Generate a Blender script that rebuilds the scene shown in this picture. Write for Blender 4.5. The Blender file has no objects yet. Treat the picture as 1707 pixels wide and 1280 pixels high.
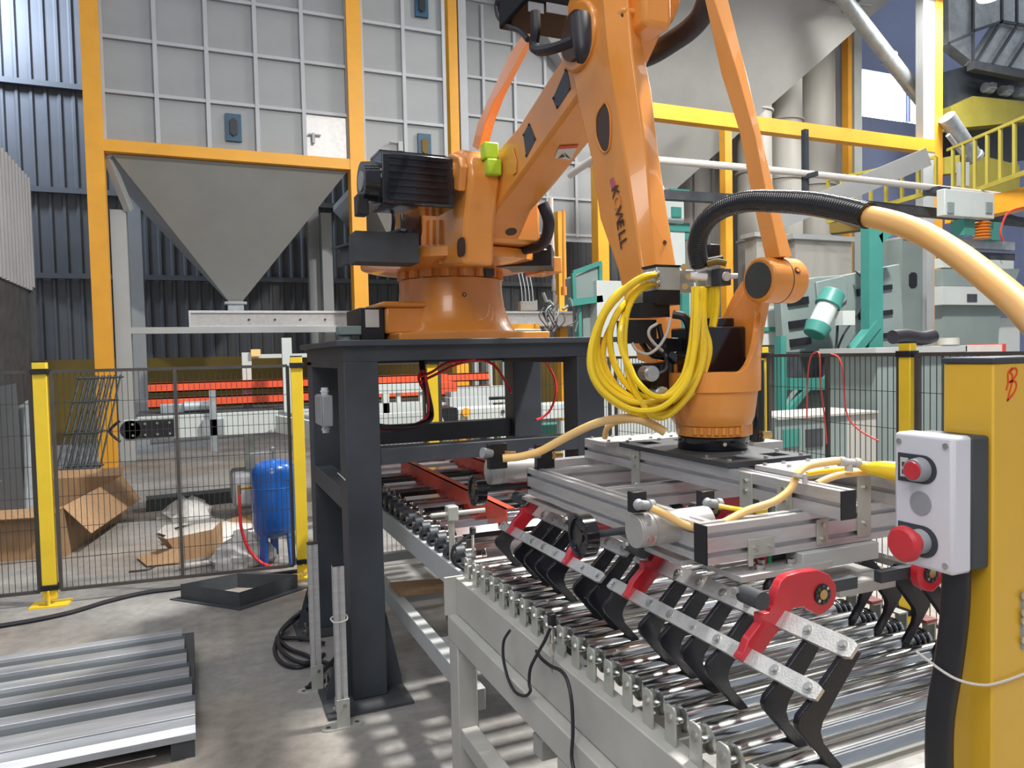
import bpy, bmesh, math, random
from mathutils import Vector, Matrix
random.seed(7)
S = bpy.context.scene
COL = S.collection
# ------------------------------------------------------------------ camera
F, PITCH, ROLL, YAW, H = 1240.0, 0.04074, -0.02189, 0.4035, 1.55
cp, sp, cr, sr, ca, sa = math.cos(PITCH), math.sin(PITCH), math.cos(ROLL), math.sin(ROLL), math.cos(YAW), math.sin(YAW)
def _w(X, Y, Z):
    x = cr*X+sr*Y; yd = -sr*X+cr*Y; y = Z*cp-yd*sp; z = -(Z*sp+yd*cp)
    return Vector((x*ca+y*sa, -x*sa+y*ca, z))
cam_d = bpy.data.cameras.new('camera'); cam = bpy.data.objects.new('camera', cam_d); COL.objects.link(cam)
cam_d.sensor_width = 36.0; cam_d.lens = F/1707*36; cam_d.clip_start = 0.05; cam_d.clip_end = 200
cam.matrix_world = Matrix.Translation((0, 0, H)) @ Matrix((_w(1, 0, 0), -_w(0, 1, 0), -_w(0, 0, 1))).transposed().to_4x4()
S.camera = cam
# measuring tools: where the line of sight of a photo pixel meets a plane of the hall
EYE = Vector((0, 0, H))
def ray(u, v): return _w((u-853.5)/F, (v-640)/F, 1.0)
def oz(u, v, z): r = ray(u, v); return EYE+r*((z-H)/r.z)
def ox(u, v, x): r = ray(u, v); return EYE+r*(x/r.x)
def oy(u, v, y): r = ray(u, v); return EYE+r*(y/r.y)
def pd(u, v, D): return EYE+ray(u, v)*D
# ------------------------------------------------------------------ world, lights, exposure
wd = bpy.data.worlds.new('hall_air'); S.world = wd; wd.use_nodes = True
wd.node_tree.nodes['Background'].inputs[0].default_value = (0.80, 0.86, 1.0, 1)
wd.node_tree.nodes['Background'].inputs[1].default_value = 0.30
def area(name, loc, size, power, col=(1, .97, .92), rot=(0, 0, 0), sy=None):
    l = bpy.data.lights.new(name, 'AREA'); l.energy = power; l.color = col; l.size = size
    if sy: l.shape = 'RECTANGLE'; l.size_y = sy
    o = bpy.data.objects.new(name, l); COL.objects.link(o); o.location = loc; o.rotation_euler = rot
    return o
area('high_bay_light', (4.4, 2.6, 8.2), 0.55, 1000)
area('high_bay_light', (-1.5, 0.5, 8.5), 1.2, 90)
area('high_bay_light', (9.0, 9.0, 9.2), 1.5, 500)
area('high_bay_light', (16.0, 11.0, 9.6), 1.5, 520)
area('fill_light', (-1.6, -2.2, 5.2), 2.6, 105, (1, .98, .95), (.62, 0, -.55))
area('wall_wash_light', (-4.3, 14.6, 8.6), 1.2, 560, (.66, .78, 1.0), (1.25, 0, -.25))  # added lamp out of frame, cools and brightens the upper left wall; no skylight there
S.view_settings.view_transform = 'Standard'; S.view_settings.look = 'None'
S.view_settings.exposure = 0.55; S.view_settings.gamma = 1.0; S.view_settings.use_curve_mapping = False
# ------------------------------------------------------------------ materials
def mat(name, c, rough=.5, metal=0., var=.12, vs=6., bump=0., coat=0., emit=0., stretch=None, c2=None, spec=None):
    m = bpy.data.materials.new(name); m.use_nodes = True; nt = m.node_tree; b = nt.nodes['Principled BSDF']
    b.inputs['Roughness'].default_value = rough; b.inputs['Metallic'].default_value = metal
    b.inputs['Coat Weight'].default_value = coat
    if spec is not None: b.inputs['Specular IOR Level'].default_value = spec
    if emit:
        b.inputs['Emission Color'].default_value = (*c, 1); b.inputs['Emission Strength'].default_value = emit
    tc = nt.nodes.new('ShaderNodeTexCoord'); mp = nt.nodes.new('ShaderNodeMapping'); nz = nt.nodes.new('ShaderNodeTexNoise')
    nt.links.new(tc.outputs['Object'], mp.inputs[0]); nt.links.new(mp.outputs[0], nz.inputs['Vector'])
    if stretch: mp.inputs['Scale'].default_value = stretch
    nz.inputs['Scale'].default_value = vs; nz.inputs['Detail'].default_value = 5; nz.inputs['Roughness'].default_value = .62
    cr_ = nt.nodes.new('ShaderNodeValToRGB'); e = cr_.color_ramp.elements
    d = c2 if c2 else tuple(x*(1-var*2) for x in c); u = tuple(min(1, x*(1+var)) for x in c)
    e[0].position = .32; e[0].color = (*d, 1); e[1].position = .68; e[1].color = (*u, 1)
    nt.links.new(nz.outputs['Fac'], cr_.inputs[0]); nt.links.new(cr_.outputs[0], b.inputs['Base Color'])
    mr = nt.nodes.new('ShaderNodeMapRange'); mr.inputs['To Min'].default_value = max(.02, rough*.8); mr.inputs['To Max'].default_value = min(1, rough*1.2)
    nt.links.new(nz.outputs['Fac'], mr.inputs['Value']); nt.links.new(mr.outputs[0], b.inputs['Roughness'])
    if bump:
        bp = nt.nodes.new('ShaderNodeBump'); bp.inputs['Strength'].default_value = bump; bp.inputs['Distance'].default_value = .004
        n2 = nt.nodes.new('ShaderNodeTexNoise'); n2.inputs['Scale'].default_value = vs*9; nt.links.new(mp.outputs[0], n2.inputs['Vector'])
        nt.links.new(n2.outputs['Fac'], bp.inputs['Height']); nt.links.new(bp.outputs[0], b.inputs['Normal'])
    return m
M = dict(
 orange=mat('robot_orange', (.75, .285, .05), .30, var=.05, vs=3, coat=.35),
 yellow=mat('fence_yellow', (.80, .56, .03), .45, var=.05, vs=4),
 amber=mat('frame_amber', (.86, .40, .03), .5, var=.05, vs=2),
 post=mat('post_yellow', (.72, .42, .03), .38, var=.04, vs=3, coat=.2),
 slate=mat('slate_paint', (.042, .05, .062), .48, var=.14, vs=3),
 slate2=mat('dull_slate', (.05, .055, .062), .6, var=.2, vs=4),
 red=mat('lever_red', (.52, .016, .03), .33, var=.08, vs=8, coat=.3),
 rail=mat('rail_red', (.62, .075, .04), .5, var=.10, vs=5),
 orail=mat('rail_orange', (.80, .10, .035), .5, var=.08, vs=5),
 matte=mat('matte_black', (.010, .010, .013), .6, var=.2, vs=12, spec=.15),
 black=mat('black_plastic', (.012, .012, .016), .38, var=.2, vs=12),
 gloss=mat('black_gloss', (.008, .009, .013), .16, var=.2, vs=12, coat=.4),
 tooth=mat('tooth_black', (.005, .005, .011), .24, var=.3, vs=60, bump=.25, spec=.4),
 rubber=mat('rubber_cable', (.015, .013, .02), .5, var=.2, vs=12),
 alu=mat('anodised_aluminium', (.58, .58, .59), .36, .55, var=.06, vs=9, stretch=(1, 1, 6)),
 aluplate=mat('machined_plate', (.50, .49, .48), .45, .5, var=.06, vs=14),
 bar=mat('brushed_bar', (.60, .60, .59), .45, .7, var=.06, vs=30, bump=.25),
 chrome=mat('roller_chrome', (.66, .67, .66), .17, 1., var=.08, vs=5, stretch=(1, 8, 8)),
 bolt=mat('bolt_zinc', (.62, .61, .58), .28, 1., var=.05),
 slat=mat('square_roller_steel', (.50, .44, .44), .14, 1., var=.08, vs=5),
 beige=mat('conveyor_grey', (.43, .425, .395), .5, var=.06, vs=4, bump=.08),
 brk=mat('bracket_plate', (.47, .48, .44), .36, .35, var=.08, vs=10),
 ltgrey=mat('light_grey_paint', (.42, .44, .44), .5, var=.05, vs=1.2),
 panel=mat('bin_panel', (.33, .345, .35), .5, var=.05, vs=.9),
 rib=mat('bin_rib', (.46, .48, .50), .5, var=.05, vs=1.5),
 hop=mat('hopper_grey', (.33, .335, .32), .55, var=.05, vs=.8),
 wall=mat('corrugated_grey', (.085, .09, .096), .55, .1, var=.10, vs=.6),
 wall2=mat('corrugated_light', (.30, .30, .31), .5, .1, var=.08, vs=.8),
 wallb=mat('wall_blue', (.26, .31, .50), .6, var=.05, vs=.8),
 wallw=mat('wall_warm', (.34, .33, .31), .6, var=.08, vs=.5, stretch=(3, 3, .4)),
 ochre=mat('ochre_wall', (.16, .105, .012), .7, var=.15, vs=.8),
 teal=mat('machine_teal', (.05, .24, .205), .45, var=.06, vs=2),
 mgrey=mat('machine_green_grey', (.22, .27, .26), .45, var=.05, vs=2),
 mwhite=mat('machine_white', (.52, .56, .54), .45, var=.04, vs=2),
 cream=mat('cream_duct', (.42, .41, .37), .55, var=.05, vs=.8, stretch=(2, 2, .3)),
 white=mat('white_plastic', (.66, .65, .70), .42, var=.03, vs=4),
 grey=mat('grey_plastic', (.30, .31, .33), .45, var=.05, vs=6),
 btnred=mat('button_red', (.55, .03, .04), .38, var=.04, vs=8),
 hose=mat('pu_hose_yellow', (.90, .62, .02), .22, var=.06, vs=8, coat=.3),
 cream_hose=mat('hose_cream', (.82, .50, .16), .40, var=.10, vs=14, c2=(.80, .56, .26)),
 tan_hose=mat('hose_tan', (.82, .43, .13), .42, var=.08, vs=10, c2=(.78, .46, .18)),
 clear=mat('clear_tube', (.45, .42, .40), .2, var=.05),
 redhose=mat('hose_red', (.75, .03, .035), .35, var=.1, vs=9),
 blue=mat('tank_blue', (.006, .10, .42), .25, var=.08, vs=4, coat=.5),
 card=mat('cardboard', (.36, .22, .115), .8, var=.10, vs=5, stretch=(8, 8, 1)),
 bag=mat('plastic_film', (.55, .54, .52), .3, var=.15, vs=9, bump=.6),
 galv=mat('galvanised', (.42, .46, .48), .42, .55, var=.12, vs=5),
 brass=mat('brass', (.60, .40, .17), .3, 1., var=.1),
 label=mat('sticker_white', (.60, .56, .52), .5, var=.03), lime=mat('lime_block', (.42, .62, .03), .4, var=.1),
 ink=mat('dark_print', (.06, .03, .02), .5, var=.02), inkp=mat('purple_print', (.45, .10, .16), .5, var=.02),
 inko=mat('pale_print', (.66, .28, .08), .5, var=.02), inkr=mat('marker_red', (.75, .06, .01), .5, var=.02),
 redcap=mat('cap_red', (.55, .06, .05), .4, var=.05), green=mat('block_green', (.02, .45, .14), .4, var=.05),
 dkgreen=mat('belt_green', (.02, .06, .03), .6, var=.3, vs=10),
 ymach=mat('machine_yellow', (.36, .31, .045), .5, var=.06, vs=2),
 bluemark=mat('level_window_blue', (.015, .08, .15), .4, var=.1),
 pane=mat('window_daylight', (.95, .97, 1.0), .5, var=.0, emit=5.5),
 roofglow=mat('roof_strip_glow', (.93, .96, 1.0), .5, var=.0, emit=1.8),  # emission for the added roof strips
 led=mat('led_panel', (1.0, .97, .93), .5, var=.0, emit=14.),
 wire=mat('mesh_wire', (.035, .033, .03), .5, var=.1), fframe=mat('mesh_frame', (.06, .055, .05), .5, var=.1),
 pal=mat('pallet_steel', (.46, .48, .51), .36, .55, var=.16, vs=3, stretch=(.5, 5, 5)),
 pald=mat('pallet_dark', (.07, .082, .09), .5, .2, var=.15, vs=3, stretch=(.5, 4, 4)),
)
def floor_mat():
    m = bpy.data.materials.new('concrete_floor'); m.use_nodes = True; nt = m.node_tree; b = nt.nodes['Principled BSDF']
    tc = nt.nodes.new('ShaderNodeTexCoord'); n1 = nt.nodes.new('ShaderNodeTexNoise'); n2 = nt.nodes.new('ShaderNodeTexNoise')
    for n_, s_ in ((n1, .9), (n2, 14.)):
        n_.inputs['Scale'].default_value = s_; n_.inputs['Detail'].default_value = 8; n_.inputs['Roughness'].default_value = .65
        nt.links.new(tc.outputs['Object'], n_.inputs['Vector'])
    r1 = nt.nodes.new('ShaderNodeValToRGB'); e = r1.color_ramp.elements
    e[0].position = .36; e[0].color = (.20, .195, .19, 1); e[1].position = .62; e[1].color = (.34, .33, .315, 1)
    r2 = nt.nodes.new('ShaderNodeValToRGB'); e = r2.color_ramp.elements
    e[0].position = .3; e[0].color = (.72, .72, .72, 1); e[1].position = .6; e[1].color = (1, 1, 1, 1)
    mx = nt.nodes.new('ShaderNodeMixRGB'); mx.blend_type = 'MULTIPLY'; mx.inputs[0].default_value = 1
    nt.links.new(n1.outputs['Fac'], r1.inputs[0]); nt.links.new(n2.outputs['Fac'], r2.inputs[0])
    nt.links.new(r1.outputs[0], mx.inputs[1]); nt.links.new(r2.outputs[0], mx.inputs[2]); 
    n3 = nt.nodes.new('ShaderNodeTexNoise'); n3.inputs['Scale'].default_value = .55; n3.inputs['Detail'].default_value = 3; nt.links.new(tc.outputs['Object'], n3.inputs['Vector'])
    r3 = nt.nodes.new('ShaderNodeValToRGB'); r3.color_ramp.elements[0].position = .45; r3.color_ramp.elements[0].color = (1, 1, 1, 1); r3.color_ramp.elements[1].position = .62; r3.color_ramp.elements[1].color = (1.0, .88, .76, 1)
    m3 = nt.nodes.new('ShaderNodeMixRGB'); m3.blend_type = 'MULTIPLY'; m3.inputs[0].default_value = 1
    nt.links.new(n3.outputs['Fac'], r3.inputs[0]); nt.links.new(mx.outputs[0], m3.inputs[1]); nt.links.new(r3.outputs[0], m3.inputs[2]); nt.links.new(m3.outputs[0], b.inputs['Base Color'])
    b.inputs['Roughness'].default_value = .62
    bp = nt.nodes.new('ShaderNodeBump'); bp.inputs['Strength'].default_value = .15; nt.links.new(n2.outputs['Fac'], bp.inputs['Height']); nt.links.new(bp.outputs[0], b.inputs['Normal'])
    return m
M['floor'] = floor_mat()
# ------------------------------------------------------------------ mesh building
V = Vector
def smooth_path(pts, k=6, closed=False):
    P = [V(p) for p in pts]; n = len(P); out = []
    if n < 3: return P
    for i in range(n if closed else n-1):
        p0 = P[(i-1) % n] if (closed or i > 0) else P[0]; p1 = P[i]; p2 = P[(i+1) % n]
        p3 = P[(i+2) % n] if (closed or i+2 < n) else P[-1]
        for j in range(k):
            t = j/k
            out.append(.5*((2*p1)+(-p0+p2)*t+(2*p0-5*p1+4*p2-p3)*t*t+(-p0+3*p1-3*p2+p3)*t**3))
    if not closed: out.append(P[-1])
    return out
class MB:
    def __init__(s): s.v = []; s.f = []
    def loops(s, A, B, capA=True, capB=True):
        n = len(A); o = len(s.v); s.v += [tuple(p) for p in A]+[tuple(p) for p in B]
        for i in range(n): j = (i+1) % n; s.f.append((o+i, o+j, o+n+j, o+n+i))
        if capA: s.f.append(tuple(range(o, o+n)))
        if capB: s.f.append(tuple(range(o+n, o+2*n)))
        return s
    def loft(s, L, caps=True):
        n = len(L[0]); o = len(s.v)
        for l in L: s.v += [tuple(p) for p in l]
        for k in range(len(L)-1):
            for i in range(n): j = (i+1) % n; a = o+k*n; s.f.append((a+i, a+j, a+n+j, a+n+i))
        if caps: s.f.append(tuple(range(o, o+n))); e = o+(len(L)-1)*n; s.f.append(tuple(range(e, e+n)))
        return s
    def box(s, x0, x1, y0, y1, z0, z1):
        return s.loops([(x0, y0, z0), (x1, y0, z0), (x1, y1, z0), (x0, y1, z0)], [(x0, y0, z1), (x1, y0, z1), (x1, y1, z1), (x0, y1, z1)])
    def frame(s, p0, p1, up=(0, 0, 1)):
        p0 = V(p0); p1 = V(p1); a = (p1-p0).normalized(); u = V(up)
        if abs(a.dot(u)) > .98: u = V((0, 1, 0))
        r = a.cross(u).normalized(); return p0, p1, a, r, r.cross(a).normalized()
    def beam(s, p0, p1, w, h, up=(0, 0, 1)):
        p0, p1, a, r, u = s.frame(p0, p1, up); c = [(-w/2, -h/2), (w/2, -h/2), (w/2, h/2), (-w/2, h/2)]
        return s.loops([p0+r*x+u*y for x, y in c], [p1+r*x+u*y for x, y in c])
    def sec(s, p0, p1, poly, up=(0, 0, 1)):
        p0, p1, a, r, u = s.frame(p0, p1, up)
        return s.loops([p0+r*x+u*y for x, y in poly], [p1+r*x+u*y for x, y in poly])
    def cyl(s, p0, p1, r0, r1=None, n=20):
        r1 = r0 if r1 is None else r1
        p0, p1, a, r, u = s.frame(p0, p1); C = [(math.cos(2*math.pi*i/n), math.sin(2*math.pi*i/n)) for i in range(n)]
        return s.loops([p0+(r*x+u*y)*r0 for x, y in C], [p1+(r*x+u*y)*r1 for x, y in C])
    def lathe(s, c, prof, axis=(0, 0, 1), n=28, caps=True):
        c = V(c); p0, p1, a, r, u = s.frame(c, c+V(axis))
        L = [[c+a*h+(r*math.cos(2*math.pi*i/n)+u*math.sin(2*math.pi*i/n))*q for i in range(n)] for q, h in prof]
        return s.loft(L, caps)
    def tube(s, pts, rad, n=8, k=6, closed=False):
        P = smooth_path(pts, k, closed); L = []; up = None
        for i, p in enumerate(P):
            q = P[(i+1) % len(P)] if (closed or i < len(P)-1) else p; o = P[i-1] if (closed or i > 0) else p
            a = (q-o)
            if a.length < 1e-9: continue
            a.normalize()
            if up is None: up = V((0, 0, 1)) if abs(a.z) < .9 else V((1, 0, 0))
            r = a.cross(up)
            if r.length < 1e-4: r = a.orthogonal()
            r.normalize(); up = r.cross(a).normalized()
            R = rad(i/(len(P)-1)) if callable(rad) else rad
            L.append([p+(r*math.cos(2*math.pi*t/n)+up*math.sin(2*math.pi*t/n))*R for t in range(n)])
        if closed: L.append(L[0])
        return s.loft(L, caps=not closed)
    def prism(s, pts, off): return s.loops([V(p) for p in pts], [V(p)+V(off) for p in pts])
    def tslot(s, p0, p1, w, h, up=(0, 0, 1), g=.011, dp=.011):
        pts = []
        def side(a, b, nrm, L):
            k = max(1, round(L/.042)); a = V((*a, 0)); b = V((*b, 0)); d = (b-a)/L; nn = V((*nrm, 0))
            pts.append(a)
            for i in range(k):
                c = a+d*(L*(i+.5)/k); pts.extend([c-d*g/2, c-d*g/2-nn*dp, c+d*g/2-nn*dp, c+d*g/2])
        side((-w/2, -h/2), (w/2, -h/2), (0, -1), w); side((w/2, -h/2), (w/2, h/2), (1, 0), h)
        side((w/2, h/2), (-w/2, h/2), (0, 1), w); side((-w/2, h/2), (-w/2, -h/2), (-1, 0), h)
        return s.sec(p0, p1, [(p.x, p.y) for p in pts], up)
    def bolt(s, p, axis, r=.006, h=.006): p = V(p); return s.cyl(p, p+V(axis)*h, r, r, 6)
    def pbox(s, u0, v0, u1, v1, Y, dep=.3):
        um, vm = (u0+u1)/2, (v0+(v1 or v0+60))/2      # v1 None: down to the floor
        return s.box(oy(u0, vm, Y).x, oy(u1, vm, Y).x, Y, Y+dep, 0 if v1 is None else oy(um, v1, Y).z, oy(um, v0, Y).z)
    def build(s, name, m, parent=None, bevel=0., label=None, kind=None, ang=35, loc=None):
        me = bpy.data.meshes.new(name); L = V((0, 0, 0))
        if parent is not None:
            q = parent
            while q is not None: L = L+q.location; q = q.parent
        elif loc is not None: L = V(loc)
        me.from_pydata([V(p)-L for p in s.v], [], s.f); me.validate(clean_customdata=False)
        bm = bmesh.new(); bm.from_mesh(me); bmesh.ops.recalc_face_normals(bm, faces=bm.faces); bm.to_mesh(me); bm.free()
        me.polygons.foreach_set('use_smooth', [True]*len(me.polygons)); me.set_sharp_from_angle(angle=math.radians(ang))
        me.materials.append(M[m] if isinstance(m, str) else m)
        o = bpy.data.objects.new(name, me); COL.objects.link(o)
        if parent is not None: o.parent = parent
        elif loc is not None: o.location = loc
        if bevel:
            b = o.modifiers.new('bevel', 'BEVEL'); b.width = bevel; b.segments = 2; b.limit_method = 'ANGLE'; b.angle_limit = math.radians(40); b.harden_normals = False
        if label: o['label'] = label
        if kind: o['kind'] = kind
        return o
def thing(name, label, cat, loc, group=None):
    o = bpy.data.objects.new(name, None); COL.objects.link(o); o.location = loc; o.empty_display_size = .1
    o['label'] = label; o['category'] = cat
    if group: o['group'] = group
    return o
def tag(o, label, cat, group=None):
    o['label'] = label; o['category'] = cat
    if group: o['group'] = group
    return o
def struct(o): o['kind'] = 'structure'; return o
def rep(o, off, parent=None):
    c = o.copy(); COL.objects.link(c); c.location = o.location+V(off)
    if parent is not None: c.parent = parent
    for ch in list(o.children):
        k = ch.copy(); COL.objects.link(k); k.parent = c
    return c
# ================================================================== SETTING
def setting():
    struct(MB().box(-14, 34, -6, 24, -.1, 0).build('floor', 'floor'))
    # corrugated back wall: trapezoid sheet profile, ochre painted band at its foot
    m = MB(); z0, z1 = 1.62, 12.0; x = -6.0; pts = []
    while x < 11.0:
        pts += [(x, 0), (x+.13, 0), (x+.16, -.035), (x+.20, -.035)]; x += .23
    A = [(a, 16.4+b, z0) for a, b in pts]+[(x, 16.5, z0), (-6, 16.5, z0)]
    B = [(p[0], p[1], z1) for p in A]
    m.loops(A, B); struct(m.build('wall_back', 'wall', ang=20))
    struct(MB().box(-6, 11, 16.36, 16.5, 0, 1.62).build('trim_1', 'ochre'))
    m = MB()
    for z in (3.2, 4.8, 6.75): m.box(-6, 11, 16.25, 16.36, z-.05, z+.05)
    struct(m.build('trim_2', 'wall'))
    # side cabin of light corrugated sheet at the far left
    m = MB(); y = 6.0; pts = []
    while y < 12.0: pts += [(0, y), (0, y+.10), (.03, y+.12), (.03, y+.17)]; y += .19
    m.loops([(-2.0-.1, 12.0, 2.55), (-2.1, 6, 2.55)]+[(-2.0+a, b, 2.55) for a, b in pts]+[(-2.0, 12.0, 2.55)],
            [(-2.1, 12.0, 4.1), (-2.1, 6, 4.1)]+[(-2.0+a, b, 4.1) for a, b in pts]+[(-2.0, 12.0, 4.1)])
    struct(m.build('wall_left', 'wall2', ang=20))
    struct(MB().box(-2.12, -2.02, 6, 12, 0, 2.55).build('trim_3', 'slate2'))
    struct(MB().box(-2.14, -1.97, 11.9, 12.05, 0, 2.6).build('trim_4', 'wall'))
    # warm far wall with tall ribs behind the machines, blue wall with the bright window
    m = MB(); x = 11.0; pts = []
    while x < 18.6: pts += [(x, 0), (x+.42, 0), (x+.46, -.05), (x+.56, -.05)]; x += .6
    m.loops([(a, 16.8+b, 0) for a, b in pts]+[(x, 16.9, 0), (11, 16.9, 0)], [(a, 16.8+b, 13.8) for a, b in pts]+[(x, 16.9, 13.8), (11, 16.9, 13.8)])
    struct(m.build('wall_far', 'wallw', ang=20))
    wx0, wx1 = 17.86, 21.6; wz0, wz1 = 8.62, 10.03
    m = MB(); m.box(18.4, 30, 17.0, 17.2, wz1, 13.8); m.box(18.4, 30, 17.0, 17.2, 8.1, wz0-.02)
    m.box(18.4, wx0+1.0, 17.0, 17.2, wz0-.02, wz1); m.box(wx1+1.0, 30, 17.0, 17.2, wz0-.02, wz1); m.box(18.7, 30, 16.9, 17.1, 0, 8.1)
    struct(m.build('wall_right', 'wallb'))
    w = MB().box(18.2, 23, 17.12, 17.16, wz0-.1, wz1+.1).build('window_1', 'pane'); struct(w)
    f = MB()
    for x in (18.86, 19.05, 21.0, 21.15, 22.3): f.box(x-.02, x+.02, 16.95, 17.1, wz0, wz1)
    f.build('window_frame', 'wallb', w)
    # roof and the glow strips added under it
    struct(MB().box(-14, 34, -6, 24, 13.9, 14.1).build('ceiling', 'wall2'))
    for i in range(6):   # glowing roof strips, unseen, added for soft light and chrome streaks
        struct(MB().box(-13, 33, -4.5+4.6*i, -3.6+4.6*i, 13.86, 13.9).build('window_%d' % (i+2), 'roofglow'))
setting()
# ================================================================== LEFT BACKGROUND
FY = 12.36
def frames():
    t = thing('steel_portal', 'tall amber painted steel frame carrying the grey storage bin at left', 'frame', (-1.2, FY, 0))
    for u, w in ((164, .235), (600, .235)):
        x = oy(u, 400, FY).x
        c = MB().box(x-w/2, x+w/2, FY, FY+.25, 0, 10.5).build('column', 'amber', t)
    MB().box(oy(757, 150, FY+1.5).x-.09, oy(757, 150, FY+1.5).x+.09, FY+1.5, FY+1.7, 4.8, 10.5).build('column', 'amber', t)
    MB().box(-1.1, oy(590, 280, FY).x, FY+.01, FY+.24, 4.63, 4.80).build('beam', 'amber', t)
    MB().box(2.72, 4.5, FY+.01, FY+.24, 4.63, 4.80).build('beam', 'amber', t)
    xw = oy(772, 100, FY+1.5).x
    MB().box(xw-.08, xw+.08, FY+1.5, FY+1.8, 4.4, 10.5).build('flange', 'rib', t, label='pale grey upright edge of the frame')
    # right hand amber frame
    t = thing('steel_portal', 'amber steel portal frame in front of the big hopper, at right', 'frame', (7.6, FY, 0))
    x0, x1 = oy(1009, 500, FY).x, oy(1565, 300, FY).x
    MB().box(x0-.13, x0+.10, FY, FY+.25, 0, 6.2).build('column', 'amber', t)
    MB().box(x1-.12, x1+.13, FY, FY+.25, 0, 11.5).build('column', 'amber', t)
    MB().box(x1-.50, x1-.12, FY+.02, FY+.22, 0, 11.5).build('column_web', 'ltgrey', t, label='pale grey inner side of the column')
    MB().box(x0-.1, x1-.1, FY+.01, FY+.24, 6.08, 6.37).build('beam', 'amber', t)
    MB().beam(pd(1285, 372, 12.6), pd(1545, 262, 13.2), .1, .32).build('brace', 'panel', t, label='pale grey sloping beam under the amber beam')
    MB().box(oy(1215, 300, 14).x-.1, oy(1215, 300, 14).x+.1, 14, 14.2, 0, 7).build('column', 'amber', t)
    MB().box(oy(1417, 150, 15).x-.07, oy(1417, 150, 15).x+.07, 15, 15.2, 0, 11).build('column', 'amber', t)
    MB().box(oy(1434, 150, 15).x-.16, oy(1434, 150, 15).x+.12, 15.05, 15.2, 0, 11).build('column_web', 'mwhite', t)
    MB().box(oy(937, 400, 14).x-.09, oy(937, 400, 14).x+.09, 14, 14.2, 0, 4.5).build('column', 'amber', t)
frames()
def bin_wall():
    t = thing('storage_bin', 'grey panelled storage bin with inverted pyramid hopper above the orange rails', 'bin', (.7, 14, 2.5))
    P = .715; x0 = -1.08; rib = MB()
    Y = FY+.12
    sheet = {}
    for r in range(5):
        for c in range(5):
            a = x0+c*P; z = 4.74+r*.79
            o = MB().box(a+.03, a+P-.03, Y+.03, Y+.05, z+.03, z+.76)
            if r == 0 and c == 4: k = o.build('panel', 'aluplate', t, label='shiny unpainted panel')
            elif (0, 0) in sheet: k = rep(sheet[(0, 0)], (c*P, 0, r*.79), t)
            else: k = sheet[(0, 0)] = o.build('panel', 'panel', t)
    rib.box(x0-.05, x0+5*P+.05, Y+.05, Y+.09, 4.7, 9)
    for c in range(6): rib.box(x0+c*P-.03, x0+c*P+.03, Y-.03, Y+.05, 4.7, 8.7)
    for r in range(6): rib.box(x0, x0+5*P, Y-.02, Y+.05, 4.74+r*.79-.025, 4.74+r*.79+.025)
    rib.build('ribs', 'rib', t)
    # second bay of panels right of the amber column, set further back third bay
    b2 = MB(); a0 = 2.74
    for r in range(5):
        for c in range(2):
            rep(sheet[(0, 0)], (a0-x0+c*P, 0, r*.79), t)
    b2.box(a0-.03, a0+2*P+.03, Y+.05, Y+.09, 4.7, 9)
    for c in range(3): b2.box(a0+c*P-.03, a0+c*P+.03, Y-.03, Y+.05, 4.7, 8.7)
    for r in range(6): b2.box(a0, a0+2*P, Y-.02, Y+.05, 4.74+r*.79-.025, 4.74+r*.79+.025)
    b2.build('ribs', 'rib', t)
    b3 = MB(); a0 = 5.05; dy = 2.2
    for r in range(6):
        for c in range(5): rep(sheet[(0, 0)], (a0-x0+c*P, dy, r*.79-.6), t)
    b3.box(a0-.3, a0+5*P+.3, Y+dy+.05, Y+dy+.09, 4.0, 9)
    for c in range(6): b3.box(a0+c*P-.03, a0+c*P+.03, Y+dy-.03, Y+dy+.05, 4.1, 8.8)
    for r in range(7): b3.box(a0, a0+5*P, Y+dy-.02, Y+dy+.05, 4.14+r*.79-.025, 4.14+r*.79+.025)
    b3.build('ribs', 'rib', t)
    # level windows
    for u, v, y in ((391, 213, Y), (704, 8, Y), (709, 244, Y)):
        p = oy(u, v, y); w = MB().box(p.x-.13, p.x+.10, Y-.02, Y+.03, p.z-.21, p.z+.21).build('level_window', 'bluemark', t)
        MB().loft([[(p.x-.015+q*a, Y-.05, p.z+e*b) for a, b in ((-.055, -.1), (0, -.14), (.055, -.1), (.055, .1), (0, .14), (-.055, .1))] for q, e in ((1, 1),)]+
                  [[(p.x-.015+a, Y-.02, p.z+b) for a, b in ((-.055, -.1), (0, -.14), (.055, -.1), (.055, .1), (0, .14), (-.055, .1))]]).build('sight_glass', 'ochre' if u == 709 else 'black', w)
    # latch on the second bay
    p = oy(661, 238, Y); MB().box(p.x-.12, p.x+.1, Y-.04, Y, p.z-.01, p.z+.01).box(p.x+.02, p.x+.1, Y-.05, Y, p.z-.14, p.z+.02).build('latch', 'ltgrey', t)
    p = oy(524, 225, Y); MB().box(p.x-.1, p.x+.1, Y-.04, Y, p.z-.01, p.z+.01).box(p.x-.04, p.x, Y-.05, Y, p.z-.14, p.z+.02).build('latch', 'ltgrey', t)
    # hopper
    zt, zb = 4.62, 2.57; X0, X1 = -1.0, 2.45; y0, y1 = 12.5, 15.6; cx, cy = .715, 14.0
    h = MB(); T = [(X0, y0, zt), (X1, y0, zt), (X1, y1, zt), (X0, y1, zt)]; Bm = [(cx-.11, cy-.11, zb), (cx+.11, cy-.11, zb), (cx+.11, cy+.11, zb), (cx-.11, cy+.11, zb)]
    h.loops(T, Bm); h.build('hopper', 'hop', t)
    MB().box(cx-.13, cx+.13, cy-.13, cy+.13, 2.33, 2.57).build('outlet', 'galv', t)
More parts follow.
